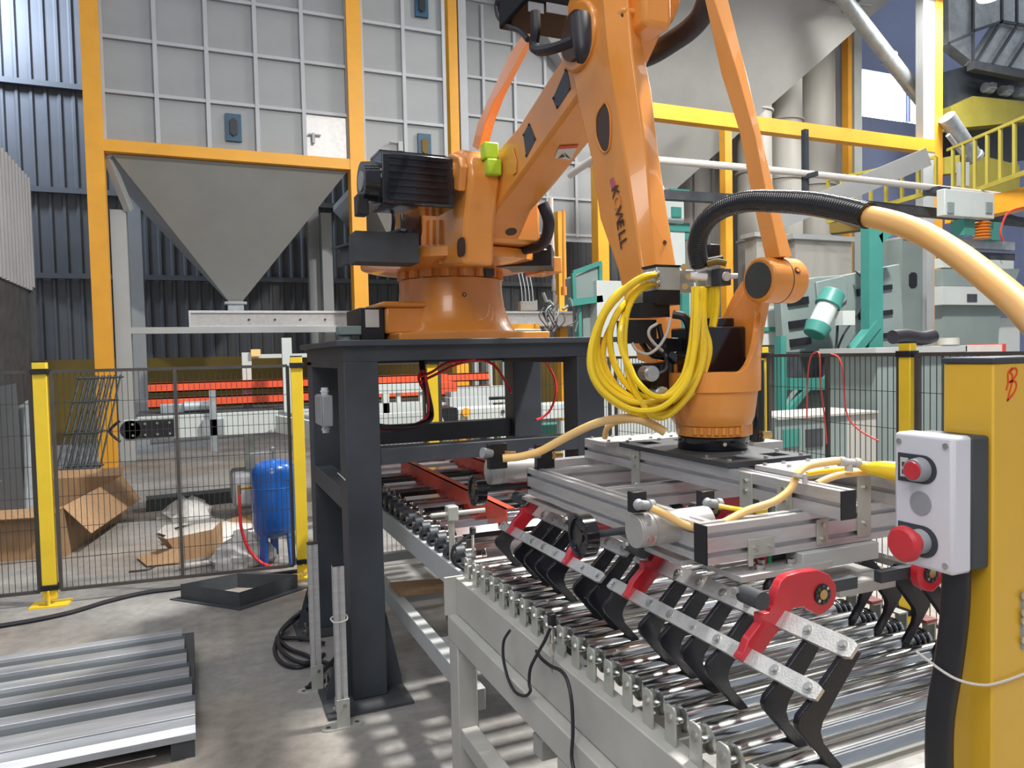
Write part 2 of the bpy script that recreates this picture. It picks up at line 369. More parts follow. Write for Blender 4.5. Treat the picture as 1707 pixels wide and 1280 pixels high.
    MB().box(cx-.18, cx+.18, cy-.18, cy+.18, 2.52, 2.56).box(cx-.18, cx+.18, cy-.18, cy+.18, 2.34, 2.37).build('collar', 'ltgrey', t)
    MB().box(2.75, 6.2, 12.7, 15.6, 4.55, 4.66).build('bin_floor', 'hop', t)
    h = MB().loops([(2.75, 12.8, 4.55), (5.5, 12.8, 4.55), (5.5, 15.6, 4.55), (2.75, 15.6, 4.55)], [(3.9, 13.9, 2.9), (4.2, 13.9, 2.9), (4.2, 14.2, 2.9), (3.9, 14.2, 2.9)]); h.build('hopper', 'hop', t)
    for x in (-.92, 2.30):
        MB().box(x-.1, x+.12, 15.4, 15.6, 0, 4.6).build('leg', 'ltgrey', t)
bin_wall()
def left_back():
    # grey support trestle and aluminium trough under the bin
    t = thing('support_frame', 'pale grey steel trestle standing under the storage bin', 'frame', (-1, 13, 0))
    x = oy(208, 650, 13).x
    MB().box(x-.10, x+.12, 13, 13.2, 0, 3.9).build('post', 'ltgrey', t)
    MB().beam(oy(215, 350, 13), oy(180, 262, 12.6), .1, .12).build('brace', 'ltgrey', t)
    MB().box(x, 3.1, 13.02, 13.18, 1.99, 2.09).build('crossbar', 'ltgrey', t)
    a = oy(545, 400, 15.0); MB().box(a.x-.1, a.x+.1, 15, 15.2, 0, 4.4).build('post', 'ltgrey', t)
    t = thing('screw_conveyor', 'bright aluminium trough conveyor running under the hopper outlet', 'conveyor', (1.5, 13.3, 2.2))
    m = MB(); xa, xb = oy(318, 530, 13.4).x, 8.4
    m.box(xa, xb, 13.3, 14.3, 2.10, 2.35); m.build('trough', 'aluplate', t)
    MB().box(xa, xb, 13.26, 14.34, 2.33, 2.37).box(xa, xb, 13.26, 13.3, 2.08, 2.12).box(xa-.03, xa, 13.26, 14.34, 2.08, 2.37).build('flange', 'bar', t)
    for i in range(8): MB().bolt((xa+.9+i*.42, 13.3, 2.22), (0, -1, 0), .02, .02).build('bolt', 'slate', t)
    # orange guide rails
    lab = ['upper orange guide rail of the distant conveyor', 'lower orange channel rail of the distant conveyor']
    for i, (v0, v1, y) in enumerate(((639, 655, 7.8), (664, 681, 7.78))):
        a = oy(247, (v0+v1)/2, y); zt = oy(247, v0, y).z; zb = oy(247, v1, y).z
        m = MB().box(a.x, 3.05, y, y+.02, zb, zt).box(a.x, 3.05, y, y+.09, zt-.012, zt).box(a.x, 3.05, y, y+.09, zb, zb+.012)
        tag(m.build('guide_rail', 'orail', loc=(a.x, y, zb)), lab[i], 'rail', 'orange guide rails')
    # white belt conveyor behind the fence
    t = thing('belt_conveyor', 'pale grey belt conveyor with black drive end behind the left fence', 'conveyor', (0, 7.5, 0))
    a = oy(205, 712, 7.5)
    MB().box(a.x, 1.25, 7.5, 7.53, .84, 1.03).box(a.x+.12, 3.4, 7.5, 8.3, 1.02, 1.05).box(a.x+.1, 1.25, 8.27, 8.3, .84, 1.03).build('side_frame', 'mwhite', t, bevel=.003)
    MB().box(a.x+.1, 3.4, 7.55, 8.25, 1.05, 1.065).build('belt', 'slate2', t)
    MB().box(a.x+.02, a.x+.42, 7.47, 7.5, .86, 1.02).cyl((a.x+.06, 7.47, .94), (a.x+.06, 7.5, .94), .085).build('drive_plate', 'black', t)
    for i in range(4):
        for z in (.89, .99): MB().bolt((a.x+.08+i*.1, 7.47, z), (0, -1, 0), .012, .012).build('bolt', 'bolt', t)
    MB().tube([(a.x-.02, 7.45, .84), (a.x-.1, 7.45, .94), (a.x-.02, 7.45, 1.03)], .012).build('guard_bow', 'black', t)
    MB().box(a.x+.30, a.x+.62, 7.6, 7.75, 1.06, 1.15).cyl((a.x+.5, 7.6, 1.12), (a.x+.75, 7.6, 1.12), .05).build('motor', 'galv', t, bevel=.01)
    for x in (.49, .83):
        MB().box(x-.045, x+.045, 7.9 if x < .6 else 7.44, 8.0 if x < .6 else 7.5, 0 if x < .6 else .85, 1.62 if x < .6 else 1.75).build('post', 'mwhite', t)
    MB().box(.49, 1.25, 7.92, 7.96, 1.56, 1.60).build('crossbar', 'mwhite', t)
    MB().box(.53, .62, 7.86, 7.9, 1.58, 1.65).build('cap', 'cream_hose', t)
    MB().box(.12, .18, 7.44, 7.5, .7, 1.27).box(.06, .24, 7.44, 7.5, .85, 1.0).build('bracket', 'galv', t)
    MB().box(.95, .99, 7.7, 7.74, 1.05, 1.5).build('sensor_post', 'mwhite', t)
    MB().box(.30, .62, 7.6, 8.1, .12, .45).box(.35, .6, 7.7, 8.0, 0, .12).build('gearbox', 'grey', t, bevel=.04)
    # grey loading ramp beam to the tank
    t = thing('return_conveyor', 'pale conveyor beam crossing behind the blue tank', 'conveyor', (1, 6.6, .8))
    MB().beam((.72, 7.4, .93), (1.25, 5.75, .9), .05, .16).build('side_frame', 'mwhite', t)
    MB().beam((.80, 7.4, .98), (1.33, 5.75, .95), .05, .12).build('side_frame', 'galv', t)
    # leaning lattice racks and sheets in the dark corner
    for j, (u, sh) in enumerate(((84, 0), (104, .25))):
        t = thing('lattice_rack', ['steel lattice rack leaning in the dark corner, nearest the fence post', 'steel lattice rack leaning in the dark corner, beside the amber column'][j], 'rack', (oy(u, 740, 11.).x, 11.+sh, 0), 'leaning lattice racks')
        b = oz(u, 765, .0); b = V((oy(u, 700, 11.+sh).x, 11.+sh, .02)); tp = b+V((.28, .55, 1.35))
        for i in range(6):
            o = V((i*.075, 0, 0)); MB().cyl(b+o, tp+o, .014, n=6).build('bar', 'pald', t)
        for k in (.12, .45, .75, .98):
            c = b.lerp(tp, k); MB().cyl(c+V((-.03, -.02, 0)), c+V((.42, -.02, 0)), .013, n=6).build('rung', 'pald', t)
    for j, (u0, u1, v0, c, y, lab) in enumerate(((-10, 26, 640, 'wall', 8.6, 'tall dark steel sheet leaning at far left edge'), (28, 42, 672, 'galv', 8.8, 'narrow grey sheet offcut leaning behind the fence'), (41, 55, 664, 'galv', 8.7, 'pale grey sheet offcut beside the yellow fence post'))):
        a, b_, c_ = oy(u0, v0, y), oy(u1, v0, y), y
        m = MB().loops([(a.x, y-.3, 0), (b_.x+.08, y-.3, 0), (b_.x, y, a.z), (a.x, y, a.z-.03)], [(a.x, y-.27, 0), (b_.x+.08, y-.27, 0), (b_.x, y+.03, a.z), (a.x, y+.03, a.z-.03)])
        tag(m.build('steel_sheet', c, loc=(a.x, y, 0)), lab, 'sheet')
left_back()
# ------------------------------------------------------------------ safety fence
def post(p, lab, w=.08, d=.05, h=1.56, facing='yellow', ang=0.):
    x, y = p[0], p[1]
    t = thing('fence_post', lab, 'post', (x, y, 0), 'yellow fence posts')
    c, s_ = math.cos(ang), math.sin(ang)
    def R(m): m.v = [(x+(a-x)*c-(b-y)*s_, y+(a-x)*s_+(b-y)*c, z) for a, b, z in m.v]; return m
    R(MB().box(x-w/2, x+w/2, y-d/2, y+d/2, .04, h)).build('upright', 'yellow', t, bevel=.003)
    R(MB().box(x-w/2, x+w/2, y-d/2, y+d/2, h, h+.008)).build('cap', 'black', t)
    R(MB().box(x-w/2-.006, x+w/2+.012, y-d/2-.012, y+d/2+.01, h-.075, h-.04)).build('clamp', 'black', t, bevel=.003)
    R(MB().box(x-w/2-.006, x+w/2+.012, y-d/2-.012, y+d/2+.01, .10, .135)).build('clamp', 'black', t, bevel=.003)
    R(MB().box(x-.11, x+.11, y-.07, y+.07, 0, .01)).build('base_plate', 'yellow', t)
    g = MB().box(x-.004, x+.004, y-.06, y-d/2, .01, .10); R(g).build('rib', 'yellow', t)
    return t
def panel(p0, p1, lab, step=.0333, z0=.09, z1=1.50, r=.0017, posts=True, mid=True):
    p0 = V((*p0, 0)); p1 = V((*p1, 0)); L = (p1-p0).length; d = (p1-p0)/L
    t = thing('wire_fence', lab, 'fence', p0, 'black wire fence panels')
    ends = [0, L] + ([L/2] if mid else [])
    for k, e in enumerate(ends): MB().beam(p0+d*e+V((0, 0, z0)), p0+d*e+V((0, 0, z1)), .022, .022, up=(0, 1, 0)).build('stile', 'fframe', t)
    for z in (z0, z1): MB().beam(p0+V((0, 0, z)), p1+V((0, 0, z)), .02, .02).build('rail', 'fframe', t)
    m = MB(); n = int(L/step)
    for i in range(1, n): q = p0+d*(L*i/n); m.beam(q+V((0, 0, z0)), q+V((0, 0, z1)), 2*r, 2*r, up=(0, 1, 0))
    k = int((z1-z0)/.2)
    for i in range(1, k): z = z0+(z1-z0)*i/k; m.beam(p0+V((0, 0, z)), p1+V((0, 0, z)), 2*r, 2*r)
    m.build('wire_mesh', 'wire', t, kind='stuff')
    return t
A0, A1 = (-.90, 5.53), (.66, 5.39)
post(A0, 'yellow fence post left of the blue tank, by the cardboard box', ang=-.09)
post(A1, 'yellow fence post right behind the blue tank, beside the dark table', ang=-.09)
panel((-.84, 5.53), (.60, 5.40), 'wire fence panel with centre stile in front of the blue tank')
panel((-2.5, 5.68), (-.96, 5.54), 'wire fence panel at the far left edge of the picture')
pm = oy(720, 640, 5.35)
post((pm.x, 5.35), 'yellow fence post seen through the dark table frame', ang=-.05)
panel((pm.x+.06, 5.35), (pm.x+1.5, 5.3), 'wire fence panel seen through the dark table frame', mid=True)
panel((.75, 5.39), (pm.x-.06, 5.36), 'wire fence panel behind the left leg of the dark table', mid=False)
RX = 3.5
post((RX, 3.93), 'yellow corner fence post right of the orange wrist', ang=1.57)
post((RX, 2.82), 'yellow fence post in front of the beige cabinet at right', ang=1.57, w=.07)
panel((RX, 3.86), (RX, 2.87), 'wire fence panel between the orange wrist and the second right post', step=.036, mid=True)
panel((RX, 2.76), (RX, 1.4), 'wire fence panel behind the push button box', step=.036, mid=False)
panel((pm.x+1.56, 5.3), (RX-.03, 3.99), 'wire fence panel behind the robot table, at right', mid=False)
# ================================================================== ROBOT TABLE
def table():
    t = thing('robot_table', 'dark slate welded steel table that carries the orange robot', 'table', (1.25, 3.9, 0))
    L = .155
    for i, (x, y) in enumerate(((.605, 3.30), (.605, 4.28), (1.765, 3.30), (1.84, 4.28))):
        w = L if i != 3 else .19
        MB().box(x, x+w, y, y+L, .012, 1.53).build('leg', 'slate', t, bevel=.004)
        MB().box(x-.13, x+w+.09, y-.12, y+L+.1, 0, .012).build('foot_plate', 'slate2', t)
        m = MB().prism([(x+w+.0, y+L*.5, .012), (x+w+.085, y+L*.5, .012), (x+w+.085, y+L*.5, .05), (x+w+.02, y+L*.5, .36), (x+w, y+L*.5, .36)], (0, .010, 0))
        m.build('gusset', 'slate', t, label='triangular stiffener at the foot')
        if i < 2:
            MB().prism([(x, y+L*.4, .012), (x-.11, y+L*.4, .012), (x-.11, y+L*.4, .04), (x-.01, y+L*.4, .38), (x, y+L*.4, .38)], (0, .010, 0)).build('gusset', 'slate', t)
        for dx, dy in ((-.09, -.08), (-.09, .16)):
            MB().cyl((x+dx, y+dy, .012), (x+dx, y+dy, .085), .007, n=10).bolt((x+dx, y+dy, .03), (0, 0, 1), .015, .014).build('anchor_bolt', 'bolt', t)
    MB().box(.57, 2.02, 3.265, 4.47, 1.598, 1.625).build('top_plate', 'slate', t, bevel=.003)
    MB().box(.605, 1.93, 3.30, 3.455, 1.53, 1.598).build('top_beam', 'slate', t)
    MB().box(.605, 2.03, 4.28, 4.435, 1.51, 1.598).build('top_beam', 'slate', t)
    MB().box(.605, .76, 3.455, 4.28, 1.50, 1.598).build('top_beam', 'slate', t)
    MB().box(1.765, 1.92, 3.455, 4.28, 1.50, 1.598).build('top_beam', 'slate', t)
    MB().box(.76, 1.765, 3.30, 3.40, 1.062, 1.135).build('cross_beam', 'slate', t, bevel=.003)
    MB().box(.76, 1.84, 4.33, 4.43, 1.03, 1.138).build('cross_beam', 'slate', t, bevel=.003)
    MB().box(.605, .70, 3.455, 4.28, .85, .945).build('cross_beam', 'slate', t, bevel=.003)
    MB().box(1.80, 1.92, 3.455, 4.28, .85, .945).build('cross_beam', 'slate', t, bevel=.003)
    # junction box on the left side
    b = thing('junction_box', 'small grey junction box with two cable glands on the left of the dark table', 'box', (.59, 3.66, 1.3))
    MB().box(.555, .605, 3.60, 3.80, 1.22, 1.37).build('housing', 'grey', b, bevel=.006)
    MB().box(.548, .555, 3.605, 3.795, 1.225, 1.365).build('lid', 'grey', b, bevel=.002)
    for z0, z1 in ((1.37, 1.405), (1.185, 1.22)): MB().cyl((.58, 3.68, z0), (.58, 3.68, z1), .017, n=14).cyl((.58, 3.68, (z0+z1)/2-.004), (.58, 3.68, (z0+z1)/2+.004), .021, n=6).build('cable_gland', 'white', b)
    # strap wire round the left leg
    tag(MB().tube([(.595, 3.29, 1.01), (.595, 3.36, 1.013), (.595, 3.47, 1.016)], .0025, closed=False).build('binding_wire', 'white', loc=(.595, 3.3, 1.01)), 'thin white binding wire round the left leg of the dark table', 'wire')
    # cables through the table
    m = MB().tube([oy(702, 585, 4.0), oy(705, 620, 3.95), oy(712, 655, 3.9), oy(718, 685, 3.9), oy(715, 700, 3.85), oy(690, 711, 3.75), oy(650, 713, 3.6), oy(630, 711, 3.5)], .017, n=10)
    tag(m.build('cable_bundle', 'rubber', loc=oy(700, 700, 3.8)), 'thick black cable bundle looping inside the dark table', 'cable')
    k = [([(705, 648), (701, 640), (698, 628), (706, 618), (712, 645), (714, 680), (708, 698), (680, 712), (650, 717), (630, 717)], 3.82, 'red air hose running along the black cable bundle in the table'),
         ([(700, 628), (720, 620), (745, 605), (775, 601), (792, 598)], 3.8, 'upper red air hose arching to the table top'),
         ([(702, 636), (735, 620), (765, 606), (800, 600), (825, 610), (845, 640), (852, 655)], 3.85, 'lower red air hose arching towards the rear table leg'),
         ([(893, 597), (910, 604), (924, 630), (927, 655), (918, 682), (905, 695), (893, 700)], 4.0, 'bright red air hose curving beside the rear right table leg')]
    for p, y, lab in k:
        P = [oy(u, v, y+(i % 3)*.01) for i, (u, v) in enumerate(p)]
        tag(MB().tube(P, .0075, n=8).build('air_hose', 'redhose', loc=P[0]), lab, 'hose', 'red air hoses in the table')
table()
# ================================================================== ROBOT
BX = V((1.33, 3.95, 0)); WX = V((1.395, 1.775, 0)); DU = (WX-BX).normalized(); NN = V((DU.y, -DU.x, 0))
def RU(U, N, Z): return V((BX.x, BX.y, 0))+DU*U+NN*N+V((0, 0, Z))
def rp(u, v, N):          # line of sight meets the robot's working plane, N metres to its left
    r = ray(u, v); p0 = BX+NN*N; return EYE+r*(p0.dot(NN)/(r.x*NN.x+r.y*NN.y))
def rpts(px, N): return [rp(u, v, N) for u, v in px]
def zat(v, D=None): return oy(754, v, 3.95).z
def robot():
    t = thing('industrial_robot', 'large orange four axis palletising robot arm standing on the dark table', 'robot', (BX.x, BX.y, 1.625))
    c = (BX.x, BX.y, 0)
    z = zat
    # base plate and plinth
    m = MB().box(BX.x-.40, BX.x+.42, BX.y-.38, BX.y+.38, 1.625, 1.665); m.build('base_plate', 'orange', t, bevel=.006)
    pf = [(.36, 1.665), (.355, 1.68), (.335, 1.70), (.315, 1.75), (.295, 1.81), (.288, 1.86), (.284, 1.90), (.284, 1.955), (.27, 1.96)]
    MB().lathe(c, pf, n=48).build('pedestal', 'orange', t)
    m = MB().box(BX.x-.42, BX.x-.10, BX.y-.20, BX.y+.20, 1.665, 1.80); m.build('connector_block', 'orange', t, bevel=.012)
    MB().box(BX.x-.44, BX.x-.20, BX.y-.21, BX.y+.21, 1.80, 1.83).build('shelf', 'orange', t, bevel=.01)
    MB().box(BX.x-.55, BX.x-.42, BX.y-.17, BX.y+.17, 1.63, 1.80).build('connector_panel', 'black', t, bevel=.006)
    MB().box(BX.x-.52, BX.x-.45, BX.y-.176, BX.y-.17, 1.70, 1.79).build('sticker', 'label', t)
    # ring with bolt bosses under the turntable
    MB().lathe(c, [(.262, 1.955), (.262, 2.03)], n=48).build('neck', 'orange', t)
    for i in range(18):
        a = 2*math.pi*i/18+.1; q = BX+V((math.cos(a)*.268, math.sin(a)*.268, 0))
        if q.y < BX.y+.1: MB().cyl((q.x, q.y, 1.96), (q.x, q.y, 2.005), .028, n=10).build('bolt_boss', 'orange', t)
    q = BX+V((.12, -.25, 0)); MB().box(q.x-.025, q.x+.025, q.y-.04, q.y, 1.96, 2.02).build('stop_block', 'slate2', t)
    # turntable
    L = []
    def disc(r, zz, f): return [(BX.x+DU.x*(r*math.cos(a)*f)+NN.x*r*math.sin(a), BX.y+DU.y*(r*math.cos(a)*f)+NN.y*r*math.sin(a), zz) for a in [2*math.pi*i/48 for i in range(48)]]
    MB().loft([disc(.30, 2.0, 1), disc(.44, 2.015, 1.05), disc(.485, 2.03, 1.15), disc(.485, 2.075, 1.15), disc(.45, 2.09, 1.15), disc(.30, 2.10, 1.1)]).build('turntable', 'orange', t)
    p = RU(.15, -.46, 0); MB().box(p.x-.02, p.x+.10, p.y-.12, p.y+.12, 1.99, 2.08).build('lug', 'orange', t, bevel=.008)
    # turret: two upright cheeks
    def cheek(px, N0, N1, name, bev=.012, m='orange'):
        A = rpts(px, N0); return MB().prism(A, -NN*(N0-N1)).build(name, m, t, bevel=bev)
    cheek([(700, 442), (700, 392), (706, 372), (716, 365), (722, 332), (732, 300), (737, 272), (747, 255), (762, 249), (775, 256), (781, 272), (783, 300), (778, 340), (774, 372), (772, 442)], .20, .045, 'upright', .02)
    cheek([(737, 310), (735, 280), (742, 262), (752, 256), (764, 262), (768, 278), (764, 318)], .235, .20, 'pivot_flange', .004)
    cheek([(676, 440), (688, 378), (694, 352), (712, 352), (716, 372), (740, 372), (740, 440)], .14, -.10, 'turret_web', .01)
    for a in (705, 716, 727): cheek([(a, 440), (a, 368), (a+5, 366), (a+5, 440)], .215, .14, 'rib', .002)
    # curved right cheek
    cheek([(758, 440), (760, 408), (775, 392), (786, 398), (790, 425), (790, 452)], -.19, -.26, 'upright', .012)
    cheek([(806, 442), (803, 420), (799, 402), (792, 398), (800, 392), (812, 400), (818, 425), (816, 448)], -.22, -.27, 'guard_bow', .004)
    # deck box between cheeks, round window
    MB().beam(RU(.10, -.03, 2.22), RU(.62, -.03, 2.22), .44, .27).build('turret_body', 'orange', t, bevel=.02)
    a = rp(769, 412, .2); b = RU((a-BX).dot(DU), .2, a.z)
    # pivot caps
    pv = rp(752, 285, .235); MB().cyl(pv, pv+NN*.008, .05, n=28).build('pivot_cap', 'orange', t)
    for i in range(6): q = pv+NN*.008+DU*.038*math.cos(i*1.05)+V((0, 0, .038*math.sin(i*1.05))); MB().bolt(q, NN, .006, .006).build('bolt', 'bolt', t)
    # lime blocks (mechanical stops)
    q = rp(816, 252, .10); MB().box(q.x-.035, q.x+.035, q.y-.03, q.y+.03, q.z-.04, q.z+.035).build('stop_block', 'lime', t, bevel=.008)
    q = rp(821, 280, .09); MB().box(q.x-.035, q.x+.035, q.y-.03, q.y+.03, q.z-.036, q.z+.036).build('stop_block', 'lime', t, bevel=.008)
    # shoulder motors
    ctr = rp(742, 313, .24)
    mo = MB(); R = .118
    sec = [(-.105, -.115), (.105, -.115), (.115, -.105), (.115, .105), (.105, .115), (-.105, .115), (-.115, .105), (-.115, -.105)]
    mo.sec(ctr-V((.0, 0, 0)), ctr+NN*.33, sec); mo = mo.build('shoulder_motor', 'gloss', t, bevel=.004)
    for i in range(-3, 4): MB().beam(ctr+NN*.03+V((0, 0, .03*i))+DU*.118, ctr+NN*.30+V((0, 0, .03*i))+DU*.118, .008, .012).build('fin', 'gloss', mo)
    MB().cyl(ctr+NN*.33, ctr+NN*.395, .092, .085, n=24).build('encoder_cap', 'gloss', mo)
    MB().cyl(ctr+NN*.395, ctr+NN*.40, .045, n=20).build('end_plate', 'grey', mo)
    MB().beam(ctr+NN*.02+V((0, 0, .12)), ctr+NN*.33+V((0, 0, .12)), .16, .012).build('top_rib', 'gloss', mo)
    MB().box(ctr.x-.42, ctr.x-.37, ctr.y-.04, ctr.y+.04, ctr.z-.15, ctr.z-.06).build('connector', 'black', mo, bevel=.005)
    q = rp(682, 390, .20); MB().box(q.x-.06, q.x+.06, q.y-.05, q.y+.07, 2.13, 2.42).build('slew_motor', 'gloss', t, bevel=.01)
    MB().tube([rp(655, 345, .42), rp(656, 372, .42), rp(652, 400, .40), rp(645, 430, .36)], .010).build('motor_cable', 'rubber', t)
    # black bracket tray at left and right of the turntable
    m = MB(); a, b = rp(566, 418, .55), rp(650, 412, .46)
    m.beam((a.x, a.y, 2.155), (b.x+.1, b.y, 2.155), .10, .012).beam((a.x, a.y-.05, 2.11), (b.x+.1, b.y-.05, 2.11), .008, .10).beam((a.x, a.y+.05, 2.11), (b.x+.1, b.y+.05, 2.11), .008, .10).box(b.x-.18, b.x+.12, b.y-.08, b.y+.08, 1.99, 2.13)
    m.build('cable_bracket', 'slate2', t, label='black sheet metal cable bracket')
    m = MB(); a, b = rp(846, 430, -.25), rp(922, 430, -.45)
    m.beam((a.x-.05, a.y, 2.06), (b.x, b.y, 2.055), .30, .11).build('cable_tray', 'black', t, bevel=.004)
    MB().tube([rp(905, 340, -.15), rp(915, 372, -.18), rp(905, 405, -.22), rp(875, 415, -.22), rp(850, 412, -.2)], .028, n=12).build('sleeved_cable', 'rubber', t)
    cr_ = MB(); random.seed(3)
    for i in range(5): o = rp(862+i*8, 411+random.uniform(-3, 3), -.30); cr_.loops([o, o+V((.05, .02, .02)), o+V((.08, 0, -.01)), o+V((.03, -.03, -.02))], [o+V((0, 0, .004)), o+V((.05, .02, .026)), o+V((.08, 0, -.006)), o+V((.03, -.03, -.016))])
    cr_.build('crumpled_wrap', 'bag', t, kind='stuff')
    # lower arm (side face + underside)
    lo = [(961, 165), (859, 306), (824, 351), (806, 396), (790, 398), (778, 330), (786, 285), (806, 258), (833, 246), (863, 211), (938, 93), (985, 15), (1040, 10), (1000, 105)]
    la = cheek(lo, .05, -.14, 'lower_arm', .016)
    for px in ([(872, 224), (882, 205), (893, 232), (877, 263), (868, 236)], [(921, 165), (944, 112), (951, 148), (928, 182), (921, 150)]):
        A = rpts(px[:4], .052); MB().prism(A, -NN*.01).build('cover_plate', 'slate', la, label='dark diamond shaped cover plate')
        for q in A: MB().cyl(q+(sum(A, V())/4-q)*.12+NN*.001, q+(sum(A, V())/4-q)*.12+NN*.004, .005, n=8).build('screw', 'black', la)
    A = rpts([(851, 248), (856, 246), (862, 268), (861, 288), (856, 292), (850, 265)], .052); MB().prism(A, NN*.004).build('name_badge', 'orange', la, bevel=.002, label='raised oval badge')
    # warning sticker and hole on the underside: plane through underside edge
    e0, e1 = rp(961, 165, .05), rp(859, 306, .05); ax = (e1-e0).normalized(); nn2 = ax.cross(NN).normalized()
    if nn2.dot(EYE-e0) < 0: nn2 = -nn2
    def under(u, v): r = ray(u, v); return EYE+r*((e0-EYE).dot(nn2)/r.dot(nn2))
    A = [under(*p)+nn2*.001 for p in ((924, 262), (932, 244), (963, 241), (952, 266))]
    MB().prism(A, nn2*.002).build('warning_sticker', 'label', la, label='white warning sticker with a pictogram')
    A = [under(*p)+nn2*.004 for p in ((931, 247), (933, 242), (964, 240), (961, 245))]; MB().prism(A, nn2*.001).build('sticker_band', 'rail', la)
    for pp in (((931, 262), (937, 255), (942, 259)), ((940, 252), (944, 260), (951, 263))):
        A = [under(*p)+nn2*.005 for p in pp]; MB().prism(A, nn2*.001).build('pictogram', 'ink', la)
    e2, e3 = rp(859, 306, .05), rp(824, 351, .05); ax3 = (e3-e2).normalized(); n3 = ax3.cross(NN).normalized()
    if n3.dot(EYE-e2) < 0: n3 = -n3
    r_ = ray(854, 385); q = EYE+r_*((rp(815, 374, .05)-EYE).dot(n3)/r_.dot(n3)); MB().cyl(q-n3*.003, q+n3*.002, .027, n=18).build('hole', 'ink', la)
    # elbow hub
    q = rp(968, 62, .07); MB().cyl(q-NN*.22, q+NN*.02, .12, n=32).build('elbow_hub', 'orange', t, bevel=.01)
    MB().cyl(q+NN*.02, q+NN*.035, .085, n=28).build('elbow_cover', 'ink', t)
    # upper arm as a loft of five sided sections
    st = [((1062, 600), (1096, 612), (1114, 608), (1142, 600)), ((1030, 450), (1071, 455), (1094, 445), (1127, 440)), ((1000, 365), (1058, 365), (1086, 360), (1113, 355)),
          ((985, 262), (1042, 264), (1078, 260), (1098, 254)), ((964, 175), (1026, 165), (1064, 160), (1086, 150)), ((952, 110), (1014, 90), (1054, 85), (1072, 80)),
          ((945, 60), (1006, 5), (1047, 0), (1061, 0)), ((945, 10), (985, -110), (1030, -115), (1045, -118))]
    L = []
    for a, b, c_, d_ in st:
        A, B_, C_, D_ = rp(*a, .075), rp(*b, .075), rp(*c_, .028), rp(*d_, -.05)
        L.append([A, B_, C_, D_, A-NN*.125])
    ua = MB().loft(L).build('upper_arm', 'orange', t, bevel=.006, ang=28)
    A = rpts([(1004, 176), (1010, 172), (1017, 190), (1018, 225), (1015, 248), (1008, 254), (1001, 246), (994, 225), (994, 195)], .077)
    MB().prism(A, -NN*.01).build('oval_recess', 'ink', ua, label='dark oval opening')
    A2 = smooth_path(A, 3, True); MB().tube([p+NN*.001 for p in A], .0035, n=6, closed=True).build('oval_rim', 'orange', ua)
    for (u, v, N) in ((1108, 404, None), (1037, 25, None)):
        r = ray(u, v); s0 = L[1] if v > 300 else L[6]; s1 = L[2] if v > 300 else L[5]
        nrm = (s0[3]-s0[2]).cross(s1[2]-s0[2]).normalized()
        if nrm.dot(EYE-s0[2]) < 0: nrm = -nrm
        q = EYE+r*((s0[2]-EYE).dot(nrm)/r.dot(nrm)); MB().cyl(q-nrm*.002, q+nrm*.003, .006, n=12).build('screw_hole', 'ink', ua)
    # lettering on the side of the upper arm
    o0, o1 = rp(1022, 312, .079), rp(1038, 413, .079); rd = (o1-o0); Lw = rd.length; rd.normalize()
    upv = NN.cross(rd).normalized()
    if upv.dot(DU) < 0: upv = -upv
    for i, (ch, mt) in enumerate(zip('KOWELL', ('ink', 'inko', 'ink', 'ink', 'ink', 'ink'))):
        cu = bpy.data.curves.new('letter', 'FONT'); cu.body = ch; cu.size = .058; cu.extrude = .0004; cu.offset = .0006
        xo = (0, .155, .36, .56, .73, .87)[i]*Lw
        cu.materials.append(M[mt]); tmp = bpy.data.objects.new('letter_outline', cu)
        me = bpy.data.meshes.new_from_object(tmp); me.name = 'letter'; bpy.data.objects.remove(tmp)
        o = bpy.data.objects.new('letter', me); COL.objects.link(o); o.parent = ua
        p = o0+rd*xo-upv*.012-V(BX)-V((0, 0, 1.625))
        zx = rd.cross(upv)
        o.matrix_local = Matrix.Translation(p) @ Matrix((rd, upv, zx)).transposed().to_4x4()
        if ch == 'O': o['label'] = 'pale letter O'
    A = rpts([(1016, 300), (1022, 295), (1026, 308), (1020, 316)], .077); MB().prism(A, NN*.0008).build('logo_mark', 'inkp', ua, label='small purple red logo above the lettering')
    # right hub behind the upper arm
    q = rp(1098, 5, -.16); MB().cyl(q+NN*.10, q-NN*.03, .088, n=32).build('elbow_hub', 'orange', t, bevel=.008)
    q = rp(1072, 30, -.06); MB().box(q.x-.06, q.x+.05, q.y-.10, q.y+.2, q.z-.07, q.z+.30).build('arm_rear', 'orange', t, bevel=.02)
    # rear link rod (left)
    L = []
    for a, b, c_ in (((867, 40), (886, 40), (902, 44)), ((862, 80), (872, 78), (879, 76)), ((838, 118), (852, 112), (874, 96)), ((822, 146), (834, 148), (852, 142)), ((808, 184), (820, 184), (836, 178)), ((796, 220), (806, 222), (822, 214)), ((787, 246), (798, 250), (812, 246))):
        pass
    for a, b, c_ in (((884, 40), (896, 46), (910, 50)), ((850, 88), (872, 84), (884, 78)), ((826, 140), (842, 138), (858, 128)), ((812, 168), (822, 170), (842, 160)), ((796, 206), (808, 208), (826, 200)), ((787, 244), (797, 250), (814, 244))):
        A, B_, C_ = rp(*a, -.10), rp(*b, -.10), rp(*c_, -.15); L.append([A, B_, C_, A-NN*.05])
    MB().loft(L).build('link_rod', 'orange', t, bevel=.003)
    # front link rod (right)
    L = []
    for a, b, c_ in (((1160, -70), (1172, -70), (1196, -72)), ((1175, 0), (1191, 0), (1214, 0)), ((1202, 123), (1228, 116), (1246, 128)), ((1232, 218), (1260, 228), (1266, 212)), ((1251, 316), (1277, 316), (1290, 314)), ((1276, 432), (1300, 428), (1321, 428))):
        A, B_, C_ = rp(*a, -.055), rp(*b, -.055), rp(*c_, -.095); L.append([A, B_, C_, A-NN*.04])
